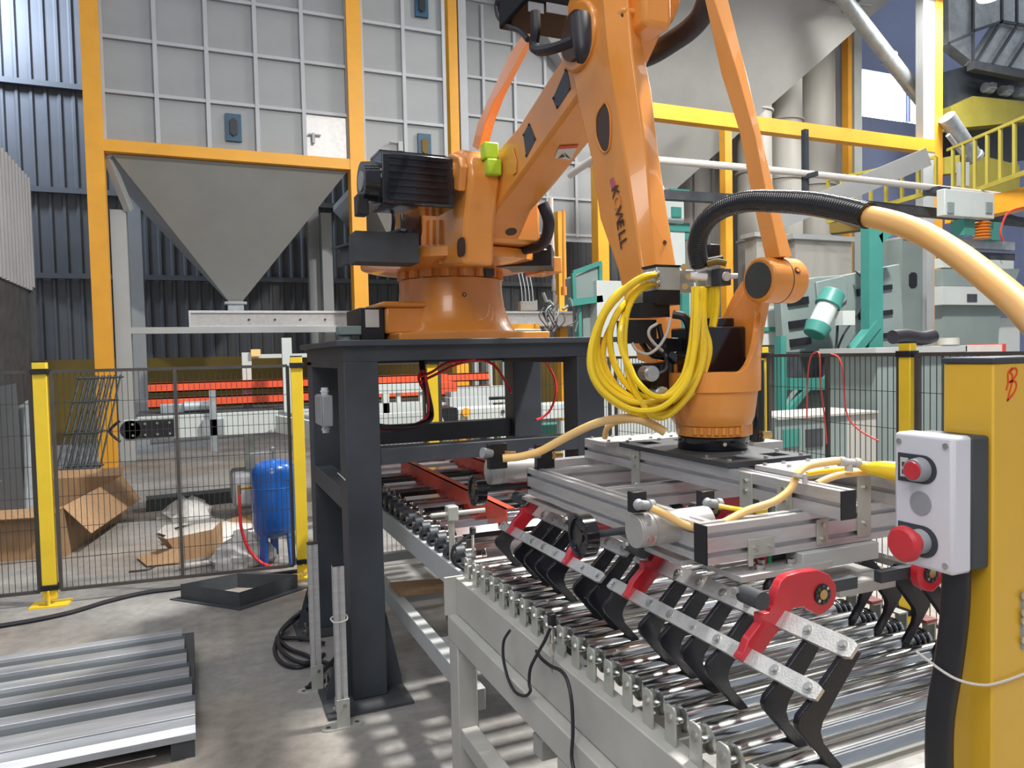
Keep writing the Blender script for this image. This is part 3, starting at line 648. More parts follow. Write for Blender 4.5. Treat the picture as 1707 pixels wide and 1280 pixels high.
    MB().loft(L).build('link_rod', 'orange', t, bevel=.002)
    # wrist hub with black cap
    q = rp(1264, 467, -.02); MB().cyl(q, q-NN*.125, .062, n=36).build('wrist_hub', 'orange', t, bevel=.006)
    MB().cyl(q+NN*.003, q-NN*.004, .049, n=32).build('hub_cap', 'slate2', t, label='black round end cap')
    q2 = q-NN*.068; MB().cyl(q2+NN*.0012, q2-NN*.0012, .0628, n=36).build('joint_line', 'ink', t)
    g = rp(1329, 451, -.10); 
    # wrist casting
    C = V((WX.x, WX.y, 0)); zf = lambda v: oy(1197, v, WX.y).z
    MB().lathe(C, [(.098, 1.262), (.100, 1.266), (.100, 1.297), (.09, 1.30)], n=40).build('tool_flange', 'gloss', t, label='black tool flange')
    for a in (-1.9, -.95, -.75): q = C+V((.1*math.cos(a), .1*math.sin(a), 1.282)); MB().bolt(q, (math.cos(a), math.sin(a), 0), .006, .003).build('screw', 'bolt', t)
    MB().lathe(C, [(.100, 1.30), (.104, 1.302), (.106, 1.33), (.111, 1.333), (.120, 1.355), (.122, 1.372), (.1225, 1.376), (.1235, 1.380), (.129, 1.427), (.137, 1.430), (.138, 1.46), (.138, 1.485), (.10, 1.485)], n=48).build('wrist_housing', 'orange', t)
    for i in range(14):
        a = -2.7+i*.19
        if i not in (8, 9): q = C+V((.106*math.cos(a), .106*math.sin(a), 1.322)); MB().cyl(q-V((0, 0, .012)), q+V((0, 0, .008)), .007, n=8).build('boss', 'orange', t)
    q = C+V((.105*math.cos(-1.1), .105*math.sin(-1.1), 0)); MB().beam((q.x-.035, q.y-.01, 1.318), (q.x+.035, q.y+.03, 1.318), .02, .035).build('clamp_shoe', 'orange', t, bevel=.002)
    # swept cup wall: low at the left, rising on the right to the hub
    n = 40; O, I, O2, I2 = [], [], [], []
    m = MB(); 
    def top(a):   # a: world angle of the wall
        cc = math.cos(a-(-.10)); return 1.485+.27*max(0, (cc+.05)/1.05)**1.9
    R0, R1 = .138, .120; vs = []
    for i in range(n+1):
        a = -2.75+i*(4.3/n)
        ca_, sa_ = math.cos(a), math.sin(a)
        vs.append([C+V((R0*ca_, R0*sa_, 1.47)), C+V((R0*ca_, R0*sa_, top(a))), C+V((R1*ca_, R1*sa_, top(a))), C+V((R1*ca_, R1*sa_, 1.47))])
    m.loft(vs); m.build('wrist_cup', 'orange', t, bevel=.002)
    A = rpts([(1180, 600), (1196, 560), (1214, 524), (1232, 496), (1245, 470), (1280, 474), (1268, 500), (1259, 545), (1252, 600)], -.085)
    MB().prism(A, -NN*.04).build('hub_bracket', 'orange', t, bevel=.008)
    MB().box(WX.x-.08, WX.x+.085, WX.y-.05, WX.y+.09, 1.47, 1.615).build('wrist_motor', 'gloss', t, bevel=.006)
    MB().box(WX.x-.03, WX.x+.06, WX.y-.03, WX.y+.08, 1.615, 1.64).build('motor_lid', 'gloss', t, bevel=.003)
    # second wrist motor with round connectors, left
    q = pd(1088, 645, 2.16); MB().box(q.x-.055, q.x+.055, q.y-.03, q.y+.06, q.z-.075, q.z+.07).build('valve_motor', 'gloss', t, bevel=.004)
    for (u, v) in ((1075, 622), (1092, 656)):
        q = pd(u, v, 2.10); MB().cyl(q, q+V((-.01, -.05, 0)), .022, n=20).cyl(q+V((-.01, -.05, 0)), q+V((-.013, -.062, 0)), .017, n=16).build('round_connector', 'bolt', t)
    q = pd(1112, 630, 2.2); MB().box(q.x-.02, q.x+.10, q.y-.01, q.y+.03, q.z-.06, q.z+.05).build('mount_bracket', 'orange', t, bevel=.004)
    MB().tube([pd(1078, 622, 2.07), pd(1092, 624, 2.07), pd(1108, 618, 2.07), pd(1112, 606, 2.09), pd(1108, 590, 2.12)], .0055).build('signal_cable', 'rubber', t)
    # valve manifold on the upper arm's lower end
    q = pd(1108, 466, 2.14); MB().box(q.x-.042, q.x+.040, q.y-.02, q.y+.05, q.z-.037, q.z+.034).build('valve_manifold', 'brk', t, bevel=.003, label='silver valve manifold')
    MB().box(q.x-.045, q.x+.042, q.y-.02, q.y+.05, q.z+.034, q.z+.040).build('manifold_lid', 'black', t)
    q = pd(1110, 497, 2.14); MB().box(q.x-.045, q.x+.035, q.y-.02, q.y+.05, q.z-.02, q.z+.022).build('manifold_base', 'black', t)
    q = pd(1095, 516, 2.14); MB().box(q.x-.07, q.x+.03, q.y-.02, q.y+.05, q.z-.022, q.z+.018).build('manifold_base', 'black', t)
    q = pd(1066, 552, 2.14); MB().box(q.x-.045, q.x+.045, q.y-.02, q.y+.05, q.z-.035, q.z+.032).build('pressure_switch', 'black', t)
    q = pd(1060, 500, 2.2); MB().box(q.x-.02, q.x+.03, q.y-.02, q.y+.03, q.z-.04, q.z+.05).build('valve_block', 'brk', t, bevel=.002)
    q = pd(1148, 467, 2.16); MB().box(q.x-.04, q.x+.02, q.y, q.y+.05, q.z-.035, q.z+.03).build('valve_block', 'brk', t, bevel=.003)
    q = pd(1190, 463, 2.14); MB().box(q.x-.028, q.x+.028, q.y, q.y+.05, q.z-.025, q.z+.022).build('regulator', 'brk', t, bevel=.003)
    q = pd(1209, 461, 2.10); MB().box(q.x-.018, q.x+.022, q.y, q.y+.04, q.z-.024, q.z+.024).build('gauge_body', 'slate', t, bevel=.003)
    MB().cyl(q+V((0, -.001, 0)), q+V((0, -.008, 0)), .013, n=20).build('gauge_face', 'label', t)
    for u, v in ((1096, 457), (1097, 473)): q = pd(u, v, 2.09); MB().cyl(q, q+V((-.018, -.004, 0)), .010, n=12).cyl(q+V((-.006, -.001, 0)), q+V((-.012, -.003, 0)), .013, n=6).build('push_fitting', 'bolt', t)
    MB().cyl(pd(1150, 460, 2.10), pd(1178, 462, 2.10), .011, n=14).build('elbow_fitting', 'white', t); MB().cyl(pd(1218, 460, 2.09), pd(1229, 460, 2.09), .008, n=12).build('plug', 'white', t)
    for u, v in ((1140, 446), (1148, 462), (1142, 478)): q = pd(u, v, 2.11); MB().cyl(q, q+V((-.01, -.014, 0)), .009, n=12).build('push_fitting', 'brass', t)
    MB().cyl(pd(1170, 438, 2.12), pd(1204, 432, 2.12), .012, n=12).build('hose_clamp', 'black', t)
    q = pd(1194, 424, 2.14); MB().box(q.x-.022, q.x+.016, q.y, q.y+.04, q.z-.02, q.z+.03).build('filter_bowl', 'black', t, bevel=.004)
    MB().tube([pd(1178, 441, 2.10), pd(1195, 436, 2.10), pd(1210, 439, 2.10)], .009).build('strap', 'ochre', t)
    MB().tube([pd(1122, 524, 2.13), pd(1140, 528, 2.12), pd(1149, 545, 2.13), pd(1150, 575, 2.16)], .012).build('cable_loop', 'rubber', t)
    for i, P in enumerate(([(1080, 545), (1078, 565), (1092, 580), (1110, 592)], [(1098, 540), (1102, 560), (1108, 580)], [(1066, 566), (1085, 590), (1105, 596), (1120, 600)])):
        MB().tube([pd(u, v, 2.14+.02*i) for u, v in P], .008).build('signal_cable', 'rubber', t)
    MB().tube([pd(1095, 540, 2.09), pd(1083, 548, 2.08), pd(1082, 560, 2.08), pd(1092, 574, 2.09), pd(1105, 585, 2.1)], .0045).build('clear_tube', 'clear', t)
    MB().tube([pd(1118, 530, 2.09), pd(1112, 555, 2.08), pd(1098, 578, 2.08), pd(1080, 590, 2.08), pd(1062, 584, 2.09), pd(1054, 572, 2.1)], .0045).build('clear_tube', 'clear', t)
    q = pd(1128, 580, 2.17); MB().box(q.x-.05, q.x+.05, q.y, q.y+.06, q.z-.03, q.z+.03).build('valve_block', 'black', t, bevel=.004)
    q = pd(1142, 596, 2.12); MB().cyl(q, q+V((-.05, -.01, 0)), .018, n=14).build('plug_connector', 'gloss', t)
    # elbow motor group, black, with cables
    q = rp(915, 10, .10); MB().box(q.x-.14, q.x+.16, q.y-.10, q.y+.16, q.z-.045, q.z+.30).build('elbow_motor', 'matte', t, bevel=.01)
    q = rp(860, 12, .12); MB().box(q.x-.07, q.x+.07, q.y-.06, q.y+.05, q.z-.04, q.z+.12).build('motor_housing', 'matte', t, bevel=.01)
    q = rp(893, 12, .2); MB().box(q.x-.03, q.x+.03, q.y-.005, q.y, q.z-.02, q.z+.02).build('type_plate', 'grey', t)
    q = rp(925, 18, .2); MB().box(q.x-.04, q.x+.04, q.y-.02, q.y-.015, q.z-.018, q.z+.014).build('type_plate', 'grey', t)
    MB().tube([rp(830, 0, .22), rp(828, 14, .22), rp(833, 30, .22), rp(850, 44, .22), rp(868, 52, .22), rp(880, 66, .22)], .011).build('motor_cable', 'rubber', t)
    MB().tube([rp(892, 20, .22), rp(893, 50, .22), rp(890, 76, .22), rp(900, 84, .22), rp(925, 80, .22), rp(958, 68, .2)], .019).build('motor_cable', 'rubber', t)
    MB().tube([rp(968, 30, .2), rp(970, 60, .21), rp(970, 85, .22), rp(967, 106, .22)], lambda s: .033*(1-.75*s**3), n=12).build('cable_sock', 'rubber', t)
    # black cable behind at right of the upper arm
    MB().tube([rp(1060, 100, -.2), rp(1090, 88, -.22), rp(1122, 68, -.24), rp(1150, 48, -.25), rp(1172, 22, -.25), rp(1185, -20, -.25)], .038, n=12).build('sleeved_cable', 'rubber', t)
robot()
def surface_marks():      # small recesses set on the casting surface that the photo shows them on
    bpy.context.view_layer.update(); dg = bpy.context.evaluated_depsgraph_get()
    t = bpy.data.objects['industrial_robot']
    for nm, u, v, rr, sq, m in (('window', 769, 412, .052, .85, 'ink'), ('hole', 852, 386, .030, .8, 'ink'), ('level_mark', 774, 491, .012, 1, 'ink'), ('level_mark', 1329, 451, .010, 1, 'ink'), ('screw_hole', 1108, 404, .007, 1, 'ink')):
        ok, loc_, n_, idx, ob, mx = S.ray_cast(dg, EYE, ray(u, v).normalized())
        if not ok: continue
        a = n_.orthogonal().normalized() if abs(n_.z) > .95 else V((0, 0, 1)).cross(n_).normalized(); b = n_.cross(a)
        N_ = 16; q = []
        for i in range(N_):
            c_, s_ = math.cos(2*math.pi*i/N_), math.sin(2*math.pi*i/N_); p_ = .62 if nm == 'window' else 1
            q.append(loc_+n_*.0006+a*(rr*math.copysign(abs(c_)**p_, c_))+b*(rr*sq*math.copysign(abs(s_)**p_, s_)))
        MB().prism(q, n_*.0012).build(nm, m, t)
        if nm == 'level_mark': MB().prism([loc_+n_*.002+(p-loc_)*.55 for p in q], n_*.0012).build('level_mark', 'orange', t)
surface_marks()
def hoses():
    t = thing('hose_pack', 'bundle of yellow pneumatic tubes looping at the robot wrist', 'hoses', tuple(pd(1150, 500, 2.1)))
    loops = [  # each: pixel path of one tube, start at a fitting, hang, rise to the clamp
     [(1094, 457), (1070, 462), (1040, 482), (1010, 515), (990, 560), (984, 600), (992, 635), (1020, 665), (1060, 684), (1105, 678), (1142, 640), (1156, 590), (1160, 530), (1162, 478)],
     [(1094, 457), (1068, 466), (1036, 490), (1008, 525), (993, 570), (994, 612), (1016, 648), (1058, 670), (1102, 664), (1136, 632), (1150, 585), (1156, 530), (1157, 478)],
     [(1094, 473), (1070, 476), (1048, 496), (1026, 530), (1008, 570), (1008, 608), (1030, 645), (1070, 672), (1112, 670), (1150, 636), (1163, 588), (1166, 530), (1167, 478)],
     [(1094, 473), (1066, 484), (1048, 512), (1041, 550), (1042, 590), (1050, 630), (1068, 668), (1090, 694), (1118, 690), (1152, 652), (1172, 600), (1172, 540), (1170, 478)],
     [(1060, 470), (1030, 492), (1002, 530), (986, 575), (984, 615), (1002, 652), (1040, 680), (1085, 692), (1125, 680), (1162, 645), (1180, 600), (1182, 572), (1174, 540), (1173, 480)],
     [(1050, 495), (1030, 520), (1017, 555), (1022, 600), (1044, 640), (1078, 664), (1112, 658), (1140, 625), (1152, 585), (1160, 530), (1164, 480)],
     [(1052, 500), (1036, 540), (1036, 580), (1050, 612), (1062, 636), (1090, 660), (1120, 656), (1146, 622), (1158, 580), (1164, 525), (1168, 480)],
     [(1062, 474), (1024, 500), (1000, 545), (996, 590), (1010, 630), (1048, 660), (1092, 676), (1132, 660), (1164, 615), (1170, 565), (1170, 520), (1160, 480)],
     [(1066, 470), (1032, 486), (1006, 520), (988, 566), (987, 612), (1010, 650), (1052, 678), (1100, 688), (1140, 668), (1170, 620), (1177, 575), (1172, 530), (1166, 480)]]
    random.seed(5)
    for i, P in enumerate(loops):
        n = len(P); D0 = 2.03+.012*(i % 5)
        pts = [pd(u, v, D0+.05*math.sin(3.14*k/(n-1))*((i % 3)-1)*.5+(.06 if k == 0 else 0)) for k, (u, v) in enumerate(P)]
        MB().tube(pts, .0088, n=8, k=5).build('air_tube', 'hose', t)
    # second fall of tubes at right of the cluster
    for i in range(5):
        P = [(1196-i*5, 478), (1194-i*5, 520), (1186-i*3, 560), (1180-i*2, 580)]
        MB().tube([pd(u, v, 2.13+.01*i) for u, v in P], .0085, n=8).build('air_tube', 'hose', t)
    # corrugated conduit and cream hose to the right
    t = thing('corrugated_conduit', 'thick black corrugated conduit arching from the wrist, continued by a cream hose', 'hose', tuple(pd(1160, 440, 2.1)))
    pc = [(1166, 440, 2.12), (1162, 410, 2.08), (1172, 376, 2.02), (1200, 350, 1.95), (1245, 336, 1.86), (1300, 336, 1.75), (1355, 340, 1.65), (1410, 350, 1.55), (1448, 360, 1.49)]
    pts = [pd(*p) for p in pc]; P = smooth_path(pts, 90)
    m = MB(); P2 = [P[0]]; need = .0026; last = P[0]
    for q in P[1:]:          # even spacing along the path, so that the ribs are regular
        while (q-last).length >= need:
            last = last+(q-last).normalized()*need; P2.append(last); need = .0026
    k = [0]
    def rad(s): k[0] += 1; return .0234 if k[0] % 3 == 0 else .0268
    m.tube(P2, rad, n=14, k=1); m.build('conduit', 'gloss', t, ang=60)
    pc = [(1446, 360, 1.50), (1490, 371, 1.42), (1540, 390, 1.34), (1590, 420, 1.25), (1640, 458, 1.17), (1700, 510, 1.09), (1780, 600, 1.0)]
    MB().tube([pd(*p) for p in pc], .0215, n=14).build('cream_hose', 'tan_hose', t)
hoses()
# ================================================================== ROLLER CONVEYOR (front)
SP = .0798; RY0 = 2.423-.018
def conveyor():
    t = thing('roller_conveyor', 'pale grey roller conveyor with chrome rollers under the gripper, in the foreground', 'conveyor', (.80, .85, 0))
    MB().box(.815, .865, .86, 2.45, .645, .772).build('side_channel', 'beige', t, bevel=.003)
    MB().box(.783, .850, .86, 2.455, .562, .643).build('side_tube', 'beige', t, bevel=.004)
    MB().box(.775, .845, 2.45, 2.462, .643, .775).build('end_plate', 'beige', t)
    MB().box(1.66, 1.73, .86, 2.45, .645, .772).build('side_channel', 'beige', t, bevel=.003)
    MB().box(1.66, 1.75, .86, 2.455, .562, .643).build('side_tube', 'beige', t, bevel=.004)
    MB().box(.79, 1.73, .83, .915, .70, .805).build('end_beam', 'beige', t, bevel=.004)
    for i, y in enumerate((2.36, 1.52)):
        for x in (.785, 1.67): MB().box(x, x+.07, y, y+.09, 0, .562).build('leg', 'beige', t, bevel=.004)
    MB().box(.79, .85, 1.6, 2.36, .22, .28).build('lower_beam', 'beige', t, bevel=.004)
    MB().box(.86, 1.67, 1.70, 1.76, .40, .46).build('cross_tube', 'beige', t, bevel=.004)
    MB().box(.86, 1.67, 1.86, 1.92, .40, .46).build('cross_tube', 'beige', t, bevel=.004)
    MB().box(1.0, 1.04, 1.4, 1.8, .33, .36).build('hook_plate', 'brk', t)
    # first roller station, then copies
    m = MB(); x = .838; y = RY0
    pr = [(-.0175, .772), (.0175, .772), (.0175, .842), (.014, .8475), (.009, .85), (-.009, .85), (-.014, .8475), (-.0175, .842)]
    m.loops([(x, y+a, z) for a, z in pr], [(x+.005, y+a, z) for a, z in pr]).box(x+.004, x+.026, y+.0145, y+.0175, .772, .84)
    br = m.build('bracket', 'brk', t, bevel=.001)
    MB().bolt((x, y, .826), (-1, 0, 0), .0075, .005).cyl((x-.001, y, .826), (x, y, .826), .010, n=14).build('bolt', 'bolt', br)
    ro = MB(); n = 20
    ro.lathe((.862, y, .815), [(.008, -.02), (.008, 0), (.022, 0), (.0285, .004), (.0285, .79), (.022, .795), (.008, .796), (.008, .815)], axis=(1, 0, 0), n=20)
    ro = ro.build('roller', 'chrome', t)
    gv = MB()
    for k in (0, 1, 2): gv.lathe((1.595+k*.018, y, .815), [(.0288, 0), (.031, .004), (.031, .010), (.0288, .014)], axis=(1, 0, 0), n=20)
    gv = gv.build('belt_groove', 'gloss', t)
    rb = MB().box(1.672, 1.677, y-.0175, y+.0175, .772, .86).box(1.645, 1.6725, y-.0175, y+.0175, .856, .860).build('bracket', 'brk', t)
    cap = MB().box(1.640, 1.680, y-.019, y+.019, .862, .868).build('cap', 'redcap', t, label='red cap on the bracket')
    for i in range(1, 19):
        o = (0, -SP*i, 0); rep(br, o, t); rep(ro, o, t); rep(rb, o, t); rep(gv, o, t)
        if i % 2 == 0: rep(cap, o, t)
    # welded rag of cut outs on the top flange
    L = lambda *a: tag(*a)
    # sensors and their cables
    s = thing('proximity_sensor', 'black plugged proximity sensor on a threaded stem at the near conveyor edge', 'sensor', (.80, 1.6, .8), 'proximity sensors')
    p = ox(920, 1035, .80); MB().box(p.x-.009, p.x+.009, p.y-.010, p.y+.010, p.z-.012, p.z+.02).build('plug', 'black', s, bevel=.003)
    MB().cyl((p.x, p.y, p.z-.012), (p.x, p.y, p.z-.085), .0055, n=10).cyl((p.x, p.y, p.z-.055), (p.x, p.y, p.z-.075), .009, n=6).build('threaded_stem', 'bolt', s)
    MB().cyl((p.x, p.y, p.z-.085), (p.x-.005, p.y, p.z-.13), .004, n=8).build('pin', 'grey', s)
    q = [(918, 1045), (908, 1068), (893, 1095), (884, 1115), (882, 1138), (884, 1152), (874, 1160), (858, 1152), (846, 1128), (839, 1095), (840, 1068), (850, 1051)]
    P = [ox(u, v, .786-.012*math.sin(3.14*i/11)) for i, (u, v) in enumerate(q)]
    tag(MB().tube(P, .0042, n=8).build('sensor_cable', 'rubber', loc=P[0]), 'black cable looping in a U on the conveyor side beam', 'cable')
    q = [(894, 1085), (903, 1098), (918, 1110), (935, 1118), (946, 1135), (953, 1170), (955, 1220), (953, 1260), (958, 1290)]
    P = [ox(u, v, .80-.004*i) for i, (u, v) in enumerate(q)]
    tag(MB().tube(P, .0045, n=8).build('sensor_cable', 'rubber', loc=P[0]), 'black cable hanging down the front of the conveyor side beam', 'cable')
    s = thing('proximity_sensor', 'black plugged proximity sensor on a pin beside the far end of the front rollers', 'sensor', (.86, 2.5, .85), 'proximity sensors')
    p = oy(788, 885, 2.52); MB().box(p.x-.010, p.x+.010, p.y-.01, p.y+.01, p.z-.012, p.z+.014).build('plug', 'black', s, bevel=.003)
    MB().cyl((p.x, p.y, p.z-.012), (p.x, p.y, p.z-.09), .006, n=10).build('threaded_stem', 'bolt', s)
    P = [oy(u, v, 2.50) for u, v in ((785, 890), (770, 902), (757, 912), (753, 926), (757, 938), (772, 948))]
    MB().tube(P, .006, n=8).build('cable', 'rubber', s)
    # sensor stand
    s = thing('sensor_stand', 'beige rod stand with a cross rod and clamp beside the square rollers', 'stand', (.87, 2.75, .75), None)
    p = oy(753, 895, 2.75); MB().cyl((p.x, 2.75, .74), (p.x, 2.75, oy(753, 842, 2.75).z), .012, n=12).build('post', 'cream', s)
    z = oy(753, 855, 2.74).z; MB().cyl((oy(718, 855, 2.73).x, 2.73, z), (oy(800, 850, 2.73).x+.02, 2.73, z), .009, n=12).build('cross_rod', 'cream', s)
    MB().box(p.x-.022, p.x+.022, 2.72, 2.765, z-.028, z+.028).build('clamp', 'brk', s, bevel=.004)
conveyor()
def rear_conveyor():
    t = thing('square_roller_conveyor', 'flattening conveyor with shiny square rollers running under the robot table', 'conveyor', (.87, 2.5, 0))
    MB().box(.874, .925, 2.47, 5.2, .655, .75).build('side_beam', 'ltgrey', t, bevel=.003)
    MB().box(.874, .925, 2.47, 5.2, .27, .35).build('lower_beam', 'ltgrey', t, bevel=.003)
    MB().box(1.68, 1.74, 2.47, 5.2, .655, .75).build('side_beam', 'ltgrey', t)
    MB().box(1.68, 1.74, 2.47, 5.2, .27, .35).build('lower_beam', 'ltgrey', t)
    for y in (2.55, 5.1):
        for x in (.875, 1.68): MB().box(x, x+.05, y, y+.05, 0, .655).build('leg', 'ltgrey', t)
    for y in (3.0, 3.7, 4.5): MB().box(.925, 1.68, y, y+.05, .665, .70).box(.925, 1.68, y, y+.05, .28, .33).build('cross_tube', 'ltgrey', t)
    random.seed(2)
    sh = []
    for k in range(4):
        a = k*22.5*math.pi/180+.2; c_, s_ = math.cos(a)*.036, math.sin(a)*.036
        q = [(c_, s_), (-s_, c_), (-c_, -s_), (s_, -c_)]
        y = 2.56; sh.append(MB().loops([(.965, y+p, .80+r) for p, r in q], [(1.655, y+p, .80+r) for p, r in q]))
    base = []
    for k in range(4):
        o = sh[k].build('square_roller', 'slat', t, bevel=.002); o.location.y = .112*k; base.append(o)
    for i in range(4, 23): c = rep(base[i % 4], (0, 0, 0), t); c.location.y = .112*i
    y = 2.56
    pb = MB().box(.885, .925, y-.035, y+.035, .75, .765).cyl((.885, y, .795), (.925, y, .795), .032, n=16).build('bearing_block', 'teal' if 0 else 'slate', t, bevel=.003)
    MB().cyl((.880, y, .795), (.965, y, .795), .013, n=12).build('shaft', 'bolt', pb)
    for i in range(1, 23): rep(pb, (0, .112*i, 0), t)
    # red guide rails above
    r = [(1.185, 2.87, 4.6, 'long red guide rail above the square rollers'), (1.60, 3.05, 4.8, 'second red guide rail farther behind above the square rollers')]
    for x, y0, y1, lab in r:
        m = MB().box(x, x+.006, y0, y1, .80, .90).box(x, x+.04, y0, y1, .895, .90).box(x-.03, x, y0, y1, .80, .806)
        tag(m.build('guide_rail', 'rail', loc=(x, y0, .8)), lab, 'rail', 'red guide rails')
    t2 = thing('drive_motor', 'dark drive unit with red cable under the square roller conveyor', 'motor', (1.2, 3.2, 0))
    MB().box(1.15, 1.5, 2.9, 3.3, .30, .52).cyl((1.0, 3.1, .42), (1.15, 3.1, .42), .08, n=16).build('housing', 'slate2', t2, bevel=.01)
    MB().tube([(.99, 3.0, .45), (.96, 2.9, .40), (1.02, 2.8, .37), (1.1, 2.75, .40)], .008).build('cable', 'redhose', t2)
    tag(MB().loops([(.9, 3.6, .352), (1.5, 3.5, .352), (1.5, 3.66, .352), (.9, 3.8, .352)], [(.9, 3.6, .37), (1.5, 3.5, .37), (1.5, 3.66, .37), (.9, 3.8, .37)]).build('wood_plank', 'card', loc=(.9, 3.6, .352)), 'brown wooden plank lying across the lower frame under the conveyor', 'plank')
rear_conveyor()
# ================================================================== GRIPPER
def gripper():
    t = thing('gripper', 'aluminium bag gripper with black curved fingers hanging from the orange wrist', 'gripper', (1.375, 1.7, 1.25))
    A = 'alu'
    def prof(p0, p1, w, h, caps=(0, 0)):
        o = MB().tslot(p0, p1, w, h).build('profile', A, t)
        for c_, p, q in ((caps[0], V(p0), V(p1)), (caps[1], V(p1), V(p0))):
            if c_: d_ = (p-q).normalized(); MB().beam(p, p+d_*.003, w, h).build('end_cap', 'black', o)
        return o
    zA, hA = 1.1415, .083; zB, hB = 1.214, .062
    prof((.968, 1.272, zA), (1.80, 1.272, zA), .042, hA, (1, 0))        # near cross profile
    prof((.99, 1.293, zA), (.99, 2.16, zA), .042, hA, (0, 1))           # left long profile
    prof((1.76, 1.293, zA), (1.76, 2.16, zA), .042, hA)
    prof((1.01, 2.10, zA), (1.74, 2.10, zA), .042, hA)
    prof((1.01, 1.82, zA-.01), (1.74, 1.82, zA-.01), .042, .062)
    prof((1.00, 2.30, zA+.01), (1.62, 2.30, zA+.01), .042, .062)
    prof((1.265, 1.163, zB), (1.265, 2.28, zB), .042, hB, (1, 1))       # upper long profiles
    prof((1.485, 1.163, zB), (1.485, 2.28, zB), .042, hB, (1, 1))
    # adapter plates and black top plate
    MB().box(1.20, 1.55, 2.06, 2.20, 1.246, 1.260).build('adapter_plate', 'aluplate', t, bevel=.001)
    for x in (1.22, 1.30, 1.38, 1.46, 1.53):
        for y in (2.075, 2.185): MB().bolt((x, y, 1.26), (0, 0, 1), .006, .006).build('bolt', 'bolt', t)
    MB().box(1.285, 1.56, 1.30, 1.47, 1.246, 1.258).build('adapter_plate', 'aluplate', t, bevel=.001)
    for x, y in ((1.30, 1.45), (1.33, 1.40), (1.36, 1.45), (1.38, 1.33), (1.44, 1.45), (1.5, 1.33)): MB().bolt((x, y, 1.258), (0, 0, 1), .006, .006).build('bolt', 'bolt', t)
    x0, x1, y0, y1 = 1.235, 1.515, 1.515, 2.035; X = [x0, 1.275, 1.335, 1.415, 1.475, x1]; Y = [y0, 1.545, 1.605, 1.945, 2.005, y1]
    m = MB(); 
    for i in range(5):
        for j in range(5):
            if i in (1, 3) and j in (1, 3): continue
            m.box(X[i], X[i+1], Y[j], Y[j+1], 1.247, 1.2605)
    bm_ = m.build('top_plate', 'slate2', t, label='dark top plate with square openings')
    for x in (1.255, 1.375, 1.495):
        for y in (1.53, 1.62, 2.02): MB().bolt((x, y, 1.2605), (0, 0, 1), .006, .007).build('bolt', 'bolt', t)
    # angle brackets on the faces
    def fp(u0, v0, u1, v1, y, d=.004, nm='bracket'):   # plate on a face of constant y
        a, b = oy(u0, v0, y), oy(u1, v1, y); o = MB().box(a.x, b.x, y-d, y, b.z, a.z).build(nm, 'brk', t, bevel=.001)
        for zz in (.22, .78): MB().bolt(((a.x+b.x)/2, y-d, b.z+(a.z-b.z)*zz), (0, -1, 0), .0055, .005).build('bolt', 'bolt', o)
    fp(1428, 790, 1450, 892, 1.251); fp(1360, 866, 1379, 905, 1.251)
    a, b = oy(1246, 899, 1.251), oy(1289, 920, 1.251); o = MB().box(a.x, b.x, 1.246, 1.251, b.z, a.z).box(a.x, a.x+.012, 1.246, 1.251, b.z-.022, b.z).build('bracket', 'brk', t, bevel=.001)
    for k in (.25, .8): MB().bolt((a.x+(b.x-a.x)*k, 1.246, (a.z+b.z)/2), (0, -1, 0), .0055, .005).build('bolt', 'bolt', o)
    for y in (1.30, 1.43, 1.93):
        o = MB().box(1.240, 1.244, y, y+.045, 1.12, 1.245).build('bracket', 'brk', t, bevel=.001)
        for z in (1.14, 1.20, 1.225): MB().bolt((1.240, y+.022, z), (-1, 0, 0), .0055, .005).build('bolt', 'bolt', o)
    # pneumatic cylinders
    def cylr(x0, x1, y, z, r, lab):
        c = MB().cyl((x0+.04, y, z), (x1, y, z), r*.985, n=36).build('cylinder', 'aluplate', t, label=lab)
        MB().cyl((x0, y, z), (x0+.006, y, z), r, r, 36).cyl((x0+.006, y, z), (x0+.038, y, z), r, r, 36).build('end_cap', 'aluplate', c, bevel=.001)
        MB().cyl((x0+.038, y, z), (x0+.041, y, z), r*.96, n=36).build('joint', 'grey', c)
        for k in (-.55, -1.1): q = V((x0+.020, y+math.sin(k+.0)*r, z+math.cos(k)*r*(.2 if k < -1 else 1)*.9)); 
        q = V((x0+.020, y-r*.94, z-.012)); MB().cyl(q, q+V((0, -.003, 0)), .008, n=14).cyl(q+V((0, -.001, 0)), q+V((0, -.004, 0)), .004, n=6).build('port', 'bolt', c)
        q = V((x0+.018, y-r*.80, z+.022)); MB().cyl(q, q+V((0, -.003, .001)), .005, n=12).build('screw', 'bolt', c)
    cylr(.868, 1.06, 1.375, 1.158, .037, 'silver pneumatic cylinder at the near side')
    cylr(.878, 1.06, 2.27, 1.163, .042, 'silver pneumatic cylinder at the far side')
    # valves with fittings on the cylinders
    def valve(u, v, D, right=True, s=1., brass=False):
        q = pd(u, v, D); o = MB().box(q.x-.013*s, q.x+.018*s, q.y-.012, q.y+.012, q.z-.022*s, q.z+.018*s).build('valve', 'black', t, bevel=.002)
        if right:
            e = q+V((-.004, -.016, -.006)); MB().cyl(e, e+V((.026, -.002, -.004)), .0105, n=14).cyl(e+V((.024, -.002, -.004)), e+V((.036, -.002, -.005)), .0135, n=14).lathe(e, [(.002, -.012), (.009, -.009), (.013, 0), (.009, .009), (.002, .012)], axis=(0, 1, 0), n=14).build('elbow_fitting', 'grey', o)
        else:
            e = q+V((-.016, -.008, .006)); MB().cyl(e, e+V((-.034, -.006, .006)), .013, .017, n=14).build('elbow_fitting', 'grey', o)
        if brass: e = q+V((.026, -.004, 0)); MB().cyl(e, e+V((.040, 0, -.002)), .010, n=14).cyl(e, e+V((.012, 0, 0)), .015, n=6).build('fitting', 'brass', o)
